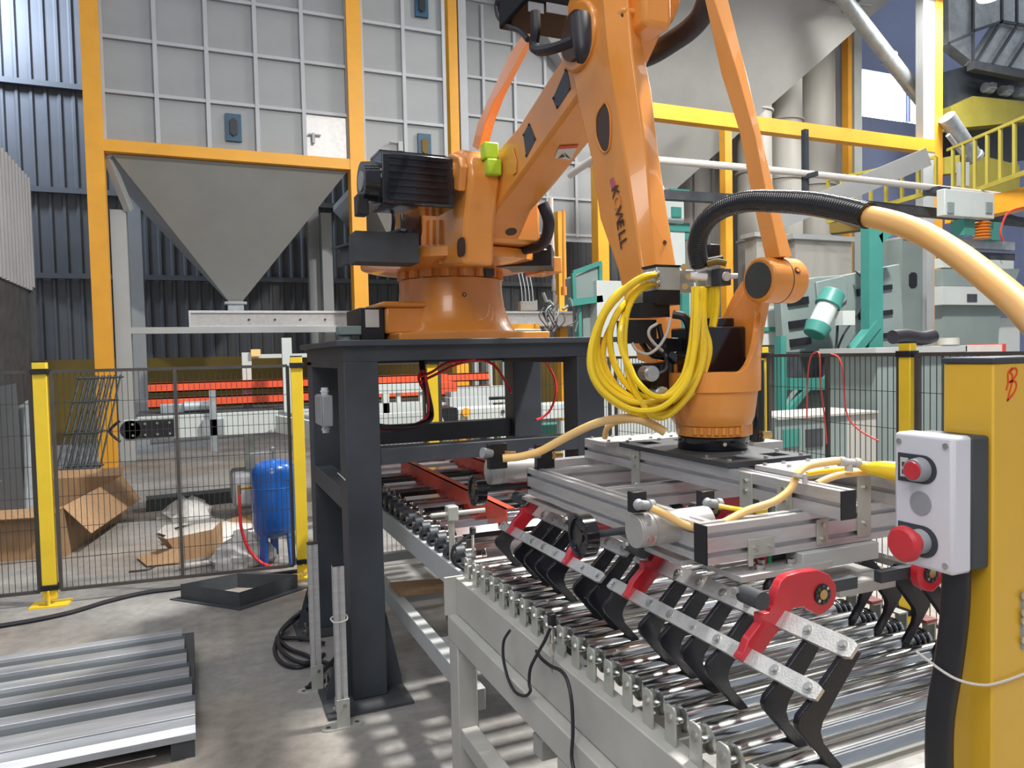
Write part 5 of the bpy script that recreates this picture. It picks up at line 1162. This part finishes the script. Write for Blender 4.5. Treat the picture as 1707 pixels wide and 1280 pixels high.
# ================================================================== RIGHT BACKGROUND
def right_back():
    # large grey silo hopper
    t = thing('silo_hopper', 'huge grey inverted pyramid hopper hanging behind the robot arm', 'hopper', (9, 14, 4.6))
    TL, TR = oy(558, -300, 12.8), oy(1661, -300, 12.8); zt = (TL.z+TR.z)/2; TL.z = TR.z = zt
    BL, BR = oy(1080, 330, 15.2), oy(1108, 330, 15.2); BR.z = BL.z
    T = [TL, TR, TR+V((0, 5, 0)), TL+V((0, 5, 0))]; Bt = [BL, BR, BR+V((0, .35, 0)), BL+V((0, .35, 0))]
    MB().loops(T, Bt).build('cone', 'hop', t)
    a, b = oy(1140, -10, 13.6), oy(1345, 33, 13.2)
    f0 = lambda s_, r: (TL.lerp(BL, r)).lerp(TR.lerp(BR, r), s_)+V((0, -.02, 0))
    MB().beam(f0(.05, .42), f0(.97, .36), .03, .03).build('seam', 'ltgrey', t)
    MB().box(BL.x-.05, BR.x+.05, 15.1, 15.6, BL.z-.25, BL.z).build('outlet', 'mwhite', t)
    MB().box(TL.x, TR.x, 12.8, 17.8, zt, zt+2.5).build('bin_body', 'panel', t)
    # cream dust collectors: tall cylinders and ducts
    lab = ['tall cream dust collector tube nearest the hopper edge', 'tall cream dust collector tube behind the amber beam, with lifting lugs', 'tall cream dust collector tube beside the amber window column']
    for i, (u0, u1, v0, v1, y) in enumerate(((1255, 1300, 110, 560, 14.5), (1305, 1352, 60, 560, 14.8), (1358, 1408, 70, 560, 15.1))):
        t = thing('dust_collector', lab[i], 'duct', (oy((u0+u1)/2, 500, y).x, y, 0), 'cream dust collectors')
        xa, xb = oy(u0, 300, y).x, oy(u1, 300, y).x; r = (xb-xa)/2; c = (xa+r, y+r)
        z0, z1 = 2.9, oy(u0, v0, y).z
        MB().lathe((*c, 0), [(r*.3, 1.6), (r, z0), (r, z1), (r*.6, z1+.35)], n=24).build('shell', 'cream', t)
        for z in (4.2, 5.9, 7.4): MB().lathe((*c, 0), [(r, z), (r+.05, z+.01), (r+.05, z+.06), (r, z+.07)], n=24).build('flange', 'cream', t)
        MB().box(c[0]-.12, c[0]+.12, y-.06, y+.1, 5.0, 5.5).build('inspection_hatch', 'mgrey', t)
        for dx in (-r, r): MB().box(c[0]+dx*.8-.05, c[0]+dx*.8+.05, y+r, y+r+.1, 0, z0+.2).build('leg', 'cream', t)
    # dust collector stepped body
    t = thing('duct_block', 'cream stepped duct housing above the teal machine', 'duct', tuple(oy(1330, 480, 14)))
    MB().pbox(1262, 395, 1312, 560, 13.8, .4).build('housing', 'cream', t); MB().pbox(1326, 400, 1420, 560, 13.6, .5).build('housing', 'cream', t)
    MB().pbox(1322, 392, 1425, 400, 13.5, .6).pbox(1258, 388, 1315, 395, 13.7, .5).build('flange', 'ltgrey', t)
    # dark hanger and handrail pipes
    t = thing('pipe_hanger', 'dark hanger rod with an arm holding the white pipe', 'hanger', tuple(oy(1345, 290, 8)))
    a = oy(1345, 215, 8); MB().box(a.x-.035, a.x+.035, 8, 8.07, oy(1345, 325, 8).z, a.z).beam(oy(1343, 295, 8), oy(1362, 289, 7.8), .05, .06).build('rod', 'slate', t)
    t = thing('white_pipe', 'long white overhead pipe crossing behind the robot', 'pipe', tuple(oy(1565, 312, 8)))
    MB().tube([oy(950, 292, 8.6), oy(985, 268, 8.2), oy(1010, 262, 8.02), oy(1107, 268, 8), oy(1320, 287, 8), oy(1565, 314, 8), oy(1760, 336, 8)], .048, n=12, k=3).build('pipe', 'label', t)
    MB().box(oy(1558, 312, 7.9).x, oy(1580, 312, 7.9).x, 7.85, 8.1, oy(1565, 325, 8).z, oy(1565, 315, 8).z).build('clamp', 'slate', t)
    t = thing('grey_cable_tray', 'dark grey cable tray running below the white pipe', 'tray', tuple(oy(1500, 350, 8.3)))
    MB().beam(oy(1100, 325, 8.3), oy(1240, 333, 8.3), .12, .12).beam(oy(1380, 337, 8.3), oy(1760, 376, 8.3), .12, .14).build('tray', 'slate2', t)
    MB().tube([oy(1640, 358, 8.2), oy(1665, 354, 8.2), oy(1690, 360, 8.2), oy(1710, 366, 8.2)], .012).build('cable', 'rubber', t)
    # chrome pipe in front of the window
    t = thing('chute_pipe', 'bright diagonal steel chute crossing the daylit window', 'pipe', tuple(oy(1545, 170, 13)))
    a, b = oy(1398, -12, 13), oy(1545, 178, 12.9); MB().cyl(a, b, .17, n=20).build('pipe', 'galv', t); MB().cyl(a.lerp(b, .55), a.lerp(b, .565), .2, n=20).build('flange', 'galv', t)
    a, b = oy(1578, 195, 12.2), oy(1622, 260, 12.2); MB().cyl(a, b, .19, n=20).cyl(b, b+(b-a)*.06, .22, n=20).build('pipe', 'galv', t)
    MB().cyl(oy(1580, 225, 12), oy(1608, 262, 12), .05, n=10).build('rod', 'galv', t)
    for u in (1600, 1614): MB().box(oy(u-2, 280, 11.8).x, oy(u+2, 280, 11.8).x, 11.8, 11.85, oy(u, 310, 11.8).z, oy(u, 270, 11.8).z).build('rod', 'ltgrey', t)
    MB().beam(oy(1405, 15, 13.2), oy(1460, -25, 13.2), .12, .16).build('brace', 'slate2', t)
    # teal framed cleaning machine
    t = thing('teal_machine', 'grey vibrating panel with dark slots held in a teal steel frame behind the right fence', 'machine', tuple(oy(1400, 560, 6.5)))
    yA = 6.6
    def P3(px, y): return [oy(u, v, y) for u, v in px]
    MB().prism(P3([(1300, 475), (1360, 462), (1410, 458), (1500, 440), (1508, 560), (1500, 600), (1308, 605)], yA), (0, .12, 0)).build('panel', 'mgrey', t, bevel=.01)
    for u, v in ((1330, 503), (1332, 540), (1334, 570)):
        a, b = oy(u-17, v+2, yA-.01), oy(u+17, v-3, yA-.01); MB().beam(a, b, .03, .085).build('slot', 'black', t)
    for u, v in ((1440, 488), (1443, 527), (1446, 562)): a, b = oy(u-11, v, yA-.01), oy(u+11, v-3, yA-.01); MB().beam(a, b, .03, .085).build('slot', 'black', t)
    for u, v in ((1478, 480), (1479, 522), (1477, 560)): a, b = oy(u-8, v, yA-.01), oy(u+8, v-2, yA-.01); MB().beam(a, b, .03, .06).build('slot', 'black', t)
    c = MB().prism(P3([(1361, 470), (1405, 460), (1412, 466), (1413, 500), (1398, 512), (1364, 510)], yA-.03), (0, .03, 0)).build('cover_plate', 'mgrey', t, bevel=.008)
    MB().pbox(1449, 375, 1472, None, yA-.35, .12).build('column', 'teal', t)
    MB().pbox(1302, 560, 1311, None, yA-.35, .1).build('column', 'teal', t)
    MB().beam(oy(1458, 540, yA-.3), oy(1378, 640, yA-.3), .1, .13, up=(0, 1, 0)).build('brace', 'teal', t)
    MB().beam(oy(1310, 640, yA-.28), oy(1455, 640, yA-.28), .1, .13).build('cross_beam', 'teal', t)
    MB().beam(oy(1408, 648, yA-.3), oy(1440, 690, yA-.3), .06, .06, up=(0, 1, 0)).build('brace', 'teal', t)
    MB().beam(oy(1310, 690, yA-.3), oy(1345, 645, yA-.3), .06, .08, up=(0, 1, 0)).build('brace', 'teal', t)
    MB().beam(oy(1462, 400, yA-.3), oy(1488, 378, yA-.3), .1, .1, up=(0, 1, 0)).build('brace', 'teal', t)
    MB().pbox(1312, 585, 1448, 628, yA-.1, .3).build('tray', 'slate2', t)
    MB().prism(P3([(1345, 645), (1440, 645), (1445, 688), (1322, 690)], yA-.2), (0, .2, 0)).build('hopper_skirt', 'mgrey', t)
    # round vibrator motor
    m = thing('vibrator_motor', 'teal capped vibrator motor tilted on the slotted panel', 'motor', tuple(oy(1375, 520, yA-.3)))
    a, b = oy(1384, 500, yA-.3), oy(1360, 552, yA-.3); d_ = (b-a)
    MB().cyl(a+d_*.15, b-d_*.15, .115, n=20).build('body', 'mwhite', m); MB().cyl(a-d_*.25, a+d_*.2, .125, .145, 20).build('cap', 'teal', m, bevel=.01); MB().cyl(b-d_*.2, b+d_*.12, .145, .12, 20).build('cap', 'teal', m, bevel=.01)
    MB().box(a.x+.02, a.x+.2, a.y-.16, a.y-.05, b.z+.06, b.z+.22).build('terminal_box', 'mwhite', m)
    MB().tube([oy(1395, 530, yA-.35), oy(1396, 545, yA-.35), oy(1394, 575, yA-.35), oy(1388, 605, yA-.4)], .014).build('cable', 'rubber', m)
    tag(MB().tube([oy(1427, 452, 6.5), oy(1437, 465, 6.4), oy(1440, 500, 6.4), oy(1428, 525, 6.4), oy(1405, 560, 6.4), oy(1390, 600, 6.3)], .013).build('power_cable', 'rubber', loc=oy(1427, 452, 6.5)), 'black cable dangling from the teal column to the fence', 'cable')
    # cabinets behind the fence
    t = thing('control_cabinet', 'low cream and grey cabinet behind the right fence, below the teal machine', 'cabinet', tuple(oy(1370, 760, 5.2)))
    MB().pbox(1292, 692, 1412, None, 5.0, .05).build('front', 'mgrey', t); MB().pbox(1412, 690, 1462, None, 5.0, .5).build('side', 'cream', t); MB().box(oy(1292, 700, 5.0).x, oy(1462, 700, 5.0).x, 4.98, 5.55, oy(1380, 690, 5.0).z-.02, oy(1380, 690, 5.0).z).build('top', 'cream', t)
    for u in (1320, 1358): MB().pbox(u-14, 715, u+14, 745, 4.99, .01).build('window', 'teal' if u < 1340 else 'slate2', t)
    t = thing('beige_cabinet', 'tall beige grey cabinet behind the yellow post of the right fence', 'cabinet', tuple(oy(1500, 760, 5.3)))
    MB().pbox(1463, 588, 1600, None, 5.2, .6).build('body', 'mgrey', t); MB().pbox(1460, 578, 1612, 588, 5.15, .7).build('worktop', 'ltgrey', t)
    MB().pbox(1610, 575, 1672, 588, 5.15, .4).build('tray', 'label', t); MB().pbox(1672, 573, 1677, 589, 5.14, .4).build('end_strip', 'redcap', t)
    for k, u in enumerate((1499, 1535, 1570)): MB().pbox(u, 592, u+1.5, 900, 5.195, .006).build('door_gap', 'slate2', t)
    tag(MB().tube([oy(1488, 562, 5.3), oy(1510, 560, 5.3), oy(1535, 564, 5.3), oy(1555, 560, 5.3)], .07, n=14).build('cable_roll', 'rubber', loc=oy(1520, 565, 5.3)), 'rolled black sheet lying on top of the beige cabinet', 'roll')
    q = oy(1581, 568, 5.3); tag(MB().cyl(q-V((0, 0, .04)), q+V((0, 0, .03)), .10, n=20).build('tape_roll', 'cream', loc=q), 'round cream roll on the beige cabinet beside the amber column', 'roll')
    t = thing('small_cabinet', 'white cabinet with teal band behind the corner fence post', 'cabinet', tuple(oy(1285, 700, 6.6)))
    MB().pbox(1262, 510, 1300, 575, 6.9, .4).build('body', 'mwhite', t); MB().pbox(1262, 575, 1302, None, 7.0, .5).build('body', 'cream', t)
    MB().pbox(1262, 545, 1300, 552, 6.88, .02).build('band', 'teal', t); MB().pbox(1270, 698, 1300, 706, 6.98, .02).build('band', 'teal', t)
    # white machine at far right
    t = thing('white_machine', 'white cleaning machine with angled hood at the right edge behind the fence', 'machine', tuple(oy(1630, 560, 6.5)))
    y = 6.8
    MB().pbox(1572, 478, 1696, 508, y-.1, .12).build('body', 'mwhite', t); MB().pbox(1572, 432, 1690, 448, y, .12).build('body', 'mwhite', t); MB().prism(P3([(1572, 448), (1700, 448), (1690, 478), (1572, 476)], y-.02), (0, .12, 0)).build('body', 'mgrey', t)
    MB().prism(P3([(1572, 508), (1696, 508), (1666, 530), (1664, 575), (1572, 575)], y), (0, .12, 0)).build('hood', 'mgrey', t)
    MB().pbox(1664, 530, 1700, None, y+.1, .12).build('body', 'mwhite', t); MB().pbox(1613, 490, 1629, 503, y-.11, .01).build('type_plate', 'slate2', t)
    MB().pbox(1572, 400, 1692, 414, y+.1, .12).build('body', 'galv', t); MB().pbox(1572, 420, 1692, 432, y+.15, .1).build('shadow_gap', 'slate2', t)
    MB().pbox(1575, 318, 1658, 362, y-.1, .12).build('terminal_housing', 'mwhite', t, bevel=.01)
    for u in (1586, 1650): MB().pbox(u-5, 337, u+5, 355, y-.12, .03).build('foot', 'mgrey', t)
    for k in range(6): q = oy(1637, 372+k*5, y); MB().lathe(q, [(.09, -.015), (.115, 0), (.09, .015)], n=18).build('bellows', 'orange', t)
    MB().pbox(1608, 365, 1625, 392, y, .2).build('bracket', 'teal', t); MB().pbox(1652, 370, 1672, 400, y, .2).build('bracket', 'teal', t)
    MB().tube([oy(1672, 402, y-.2), oy(1668, 385, y-.2), oy(1680, 355, y-.2), oy(1707, 345, y-.2)], .012).build('air_line', 'redhose', t)
    t = thing('grey_cupboard', 'narrow grey cupboard with an oval handle hole left of the amber column', 'cupboard', tuple(oy(1525, 500, 8)))
    MB().pbox(1504, 398, 1538, None, 8, .4).build('body', 'mgrey', t); MB().prism(P3([(1538, 396), (1545, 394), (1545, 566), (1538, 566)], 8), (0, .4, 0)).build('side', 'ltgrey', t)
    MB().prism(P3([(1516, 458), (1520, 454), (1526, 454), (1529, 458), (1529, 476), (1525, 480), (1519, 480), (1516, 476)], 7.99), (0, .02, 0)).build('handle_hole', 'black', t)
    MB().pbox(1507, 395, 1560, 400, 7.98, .5).build('top', 'ltgrey', t)
    # teal and white instrument machine behind the upper arm
    t = thing('sampling_machine', 'white panelled machine with teal edges just right of the orange upper arm', 'machine', tuple(oy(1125, 420, 8.6)))
    MB().pbox(1098, 385, 1142, 462, 8.6, .3).build('body', 'mwhite', t); MB().pbox(1098, 375, 1150, 385, 8.58, .4).build('edge', 'teal', t); MB().pbox(1100, 462, 1146, 470, 8.58, .4).build('edge', 'teal', t); MB().pbox(1142, 372, 1150, 400, 8.6, .3).build('edge', 'teal', t)
    MB().pbox(1095, 318, 1140, 372, 8.8, .4).build('head', 'mwhite', t); MB().pbox(1120, 345, 1136, 362, 8.78, .02).build('valve_cover', 'teal', t); MB().pbox(1118, 315, 1150, 325, 8.75, .3).build('edge', 'teal', t)
    MB().cyl(oy(1100, 335, 9), oy(1100, 310, 9), .12, .05, 16).build('spout', 'label', t)
    MB().box(oy(1140, 600, 8.6).x-1.2, oy(1140, 600, 8.6).x+.5, 8.9, 9.4, 0, oy(1120, 470, 8.9).z).build('stand', 'mwhite', t)
    MB().pbox(1138, 470, 1150, 640, 8.55, .1).build('column', 'teal', t)
    t = thing('inspection_hood', 'teal edged grey hood standing behind the table, left of the upper arm', 'hood', tuple(oy(980, 500, 9)))
    y = 9
    MB().prism(P3([(958, 462), (1000, 440), (1000, 500), (958, 508)], y), (0, .3, 0)).build('panel', 'mgrey', t)
    MB().beam(oy(955, 455, y-.02), oy(1002, 438, y-.02), .05, .06).beam(oy(955, 455, y-.02), oy(957, 505, y-.02), .05, .06, up=(0, 1, 0)).beam(oy(1000, 440, y-.02), oy(1001, 500, y-.02), .05, .05, up=(0, 1, 0)).build('frame', 'teal', t)
    MB().beam(oy(950, 505, y-.05), oy(1002, 498, y-.05), .1, .09).build('shelf', 'teal', t); MB().pbox(966, 505, 971, 700, y, .1).build('leg', 'teal', t); MB().pbox(973, 508, 1002, 700, y+.1, .3).build('lower_panel', 'mgrey', t)
    # yellow machine platform at top right
    t = thing('yellow_platform', 'yellow service platform with vertical rail bars at the upper right', 'platform', tuple(oy(1640, 280, 10)))
    A, B = pd(1580, 250, 13.), pd(1730, 186, 10.2); A2, B2 = pd(1580, 334, 13.), pd(1730, 280, 10.2)
    MB().beam(A, B, .045, .045).build('top_rail', 'ymach', t); MB().beam(A2, B2, .045, .07).build('bottom_rail', 'ymach', t)
    for i in range(7): k = (i+.5)/7; MB().beam(A.lerp(B, k), A2.lerp(B2, k), .045, .045, up=(0, 1, 0)).build('bar', 'ymach', t)
    A, B = pd(1380, 370, 15.), pd(1560, 318, 13.2); MB().beam(A, B, .07, .08).build('bottom_rail', 'ymach', t)
    A2, B2 = pd(1380, 300, 15.), pd(1560, 262, 13.2)
    for i in range(8): k = i/7; MB().beam(A.lerp(B, k), A2.lerp(B2, k), .05, .05, up=(0, 1, 0)).build('bar', 'ymach', t)
    MB().beam(A2, B2, .05, .05).build('top_rail', 'ymach', t)
    MB().beam(pd(1385, 382, 15), pd(1470, 372, 14.5), .3, .2).build('deck_edge', 'ochre', t)
    MB().beam(pd(1590, 358, 12.8), pd(1740, 325, 10.6), .3, .30).build('deck_edge', 'amber', t)
    t = thing('yellow_machine', 'yellow and black screening machine above the right hand platform', 'machine', tuple(oy(1650, 200, 12)))
    y = 13.4
    MB().prism(P3([(1585, 178), (1622, 160), (1740, 172), (1740, 200), (1590, 214)], y), (0, .5, 0)).build('body', 'ymach', t)
    MB().prism(P3([(1580, 118), (1620, 108), (1740, 128), (1740, 172), (1622, 160), (1580, 180)], y+.2), (0, .5, 0)).build('drive_bay', 'slate', t)
    for u, v in ((1648, 147), (1676, 152), (1700, 155)): q = oy(u, v, y); MB().cyl(q-V((.16, 0, 0)), q+V((.12, 0, 0)), .13, n=18).box(q.x-.1, q.x+.1, q.y-.16, q.y-.08, q.z-.06, q.z+.1).build('drive_motor', 'galv', t)
    MB().prism(P3([(1585, 214), (1740, 202), (1740, 260), (1585, 285)], y+.8), (0, .4, 0)).build('lower_bay', 'slate', t); MB().prism(P3([(1618, 255), (1700, 275), (1700, 320), (1612, 330)], y+.5), (0, .4, 0)).build('chute', 'ymach', t)
    MB().prism(P3([(1575, 262), (1600, 258), (1600, 288), (1575, 290)], y), (0, .4, 0)).build('guard', 'ymach', t)
    t = thing('air_hood', 'galvanised duct hood with dark steel ribs at the top right corner', 'hood', tuple(oy(1650, 60, 11)))
    y = 13.0
    MB().prism(P3([(1580, -60), (1624, -60), (1624, 105), (1582, 72)], y+.3), (0, .3, 0)).build('side_sheet', 'galv', t); MB().prism(P3([(1624, -60), (1760, -60), (1760, 55), (1669, 36), (1624, 55)], y+.2), (0, .3, 0)).build('upper_sheet', 'galv', t)
    MB().prism(P3([(1669, 36), (1760, 52), (1740, 125), (1626, 103)], y+.1), (0, .3, 0)).build('lower_sheet', 'galv', t)
    for p, q in (((1622, -60), (1622, 104)), ((1622, 52), (1670, 36)), ((1670, 36), (1740, 48)), ((1669, 36), (1626, 104)), ((1696, 42), (1653, 108)), ((1724, 48), (1682, 112)), ((1670, 36), (1670, -60)), ((1695, 40), (1695, -60)), ((1582, 72), (1622, 55)), ((1626, 104), (1745, 126))):
        MB().beam(oy(*p, y), oy(*q, y), .07, .05, up=(0, 1, 0)).build('rib', 'slate', t)
    MB().beam(oy(1618, 110, y-.02), oy(1760, 138, y-.02), .2, .2).build('base_rim', 'slate2', t)
    q = oy(1648, -4, 10.8); t = thing('round_lamp', 'round bright lamp glowing at the top right edge', 'lamp', tuple(q)); MB().lathe(q, [(.02, .12), (.18, .10), (.22, 0), (.20, -.03), (.02, -.05)], n=24).build('lens', 'led', t); MB().cyl(q+V((0, 0, .1)), q+V((0, 0, .3)), .1, .06, 16).build('housing', 'alu', t)
    # thing: bright work lamp on the brace
    # clutter behind the table top
    t = thing('air_service_unit', 'cluster of silver valves, fittings and lines standing on the rear of the robot table', 'valves', (1.85, 4.3, 1.625))
    MB().box(1.78, 2.0, 4.2, 4.4, 1.625, 1.70).build('manifold', 'galv', t, bevel=.004)
    random.seed(4)
    for i in range(16):
        u, v = random.uniform(905, 965), random.uniform(500, 555); a = oy(u, v, 4.3); MB().cyl(a, a+V((random.uniform(-.04, .04), 0, random.uniform(.02, .07))), random.uniform(.006, .014), n=8).build('fitting', random.choice(['bolt', 'galv', 'mgrey', 'slate2']), t)
    for i in range(8):
        u, v = random.uniform(905, 960), random.uniform(505, 535); MB().tube([oy(u, v, 4.3), oy(u+random.uniform(-15, 15), v+15, 4.28), oy(930+random.uniform(-20, 20), 552, 4.3)], .004, n=6).build('thin_line', random.choice(['slate2', 'galv']), t)
    MB().tube([oy(918, 330, 4.35), oy(919, 380, 4.35), oy(921, 430, 4.35), oy(922, 456, 4.35)], lambda s: .016 if s < .9 else .010, n=10).build('white_conduit', 'label', t)
    MB().cyl(oy(923, 456, 4.35), oy(924, 545, 4.35), .009, n=8).cyl(oy(923, 465, 4.35), oy(923, 485, 4.35), .014, n=8).build('rod', 'galv', t)
    MB().cyl(oy(939, 350, 4.5), oy(940, 480, 4.5), .010, n=8).cyl(oy(940, 478, 4.5), oy(940, 492, 4.5), .020, n=10).build('orange_rod', 'orange', t)
    MB().box(oy(868, 505, 4.2).x, oy(893, 505, 4.2).x, 4.2, 4.24, oy(880, 517, 4.2).z, oy(880, 502, 4.2).z).box(oy(893, 505, 4.2).x, oy(896, 505, 4.2).x, 4.2, 4.24, oy(880, 517, 4.2).z, oy(880, 500, 4.2).z).build('valve_bank', 'brk', t)
    for i in range(4): MB().tube([oy(871+i*6, 505, 4.2), oy(869+i*6, 480, 4.25), oy(864+i*6, 455, 4.3)], .0028, n=5).build('thin_line', 'galv', t)
    MB().box(oy(845, 535, 4.3).x, oy(900, 535, 4.3).x, 4.3, 4.36, 1.625, oy(870, 540, 4.3).z).build('yellow_bracket', 'amber', t)
    t = thing('levelling_bolt', 'grey levelling block with bolts on the left corner of the table top', 'block', tuple(oy(583, 560, 3.7)))
    q = oy(583, 565, 3.7); MB().box(q.x-.05, q.x+.06, 3.7, 3.8, q.z+.02, q.z+.065).cyl((q.x-.01, 3.75, 1.625), (q.x-.01, 3.75, q.z+.02), .03, n=14).build('block', 'mgrey', t, bevel=.005)
    # machines seen through the table
    t = thing('white_conveyor_frame', 'white conveyor frame rails seen through the left opening of the table', 'conveyor', tuple(oy(670, 700, 6.2)))
    y = 6.6
    for v0, v1 in ((641, 656), (672, 690), (690, 712)): MB().pbox(560, v0, 712 if v0 < 660 else 722, v1, y if v0 < 690 else y-.2, .08).build('rail', 'mwhite', t)
    MB().pbox(662, 655, 668, 672, y+.02, .05).pbox(700, 645, 707, 690, y+.02, .05).build('stay', 'mwhite', t)
    MB().beam(oy(722, 672, y-.1), oy(738, 712, y-.1), .05, .05, up=(0, 1, 0)).build('strut', 'mwhite', t)
    MB().box(oy(560, 700, y).x, oy(735, 700, y).x, y, y+.1, 0, .1).build('foot', 'mwhite', t); MB().box(oy(640, 700, y).x, oy(650, 700, y).x, y, y+.08, .1, oy(645, 656, y).z).build('leg', 'mwhite', t)
    t = thing('white_drive_conveyor', 'white conveyor with black end plate and yellow knob seen through the table', 'conveyor', tuple(oy(800, 690, 7)))
    y = 7.0
    MB().pbox(764, 677, 985, 700, y, .4).build('side_frame', 'mwhite', t); MB().pbox(738, 680, 762, 703, y, .4).build('end_plate', 'black', t); q = oy(776, 687, y-.01); MB().cyl(q, q-V((0, .03, 0)), .045, n=10).build('knob', 'amber', t)
    MB().pbox(752, 645, 850, 662, y+.5, .2).build('upper_frame', 'ltgrey', t); MB().pbox(750, 662, 815, 678, y+.4, .2).build('side_frame', 'ltgrey', t)
    for u in (836, 936): MB().pbox(u, 700, u+8, 800, y+.02, .1).build('leg', 'mwhite', t)
    for u in (822, 930, 940): q = oy(u+16, 686, y-.005); MB().cyl(q, q-V((0, .01, 0)), .02, n=8).build('bolt', 'slate', t)
    tag(MB().pbox(735, 637, 762, 653, 6.4, .3).pbox(735, 624, 746, 637, 6.5, .1).build('orange_bin', 'orail', loc=oy(748, 650, 6.4)), 'small orange tray on the conveyor seen through the table', 'tray')
    tag(MB().pbox(895, 708, 950, None, 7.5, .3).build('machine_plinth', 'teal', loc=oy(920, 715, 6.9)), 'teal machine base seen low between the right table legs', 'base')
    tag(MB().pbox(762, 606, 782, None, 9, .2).build('yellow_bollard', 'amber', loc=oy(772, 650, 9)), 'yellow upright seen through the mesh under the table top', 'bollard')
    t = thing('pipe_rack', 'grey and white upright pipes seen through the mesh under the table', 'pipes', tuple(oy(820, 640, 8.5)))
    for i, u in enumerate((792, 803, 815, 826, 838)): MB().pbox(u, 600, u+6, None, 8.5+.1*i, .1).build('upright', ('ltgrey', 'slate2', 'mwhite', 'ochre', 'mgrey')[i], t)
    # hoses hanging on the right fence
    for P, lab in (([(1345, 700), (1346, 640), (1350, 600), (1358, 588), (1366, 592), (1368, 640), (1375, 700), (1378, 740)], 'thin red line hooked over the right fence, left loop'), ([(1385, 590), (1398, 596), (1405, 620), (1407, 650), (1412, 690), (1430, 715), (1465, 735)], 'thin dark red line hooked over the right fence, right loop')):
        L = [ox(u, v, RX-.02) for u, v in P]; tag(MB().tube(L, .005, n=6).build('thin_hose', 'redcap', loc=L[0]), lab, 'hose')
right_back()
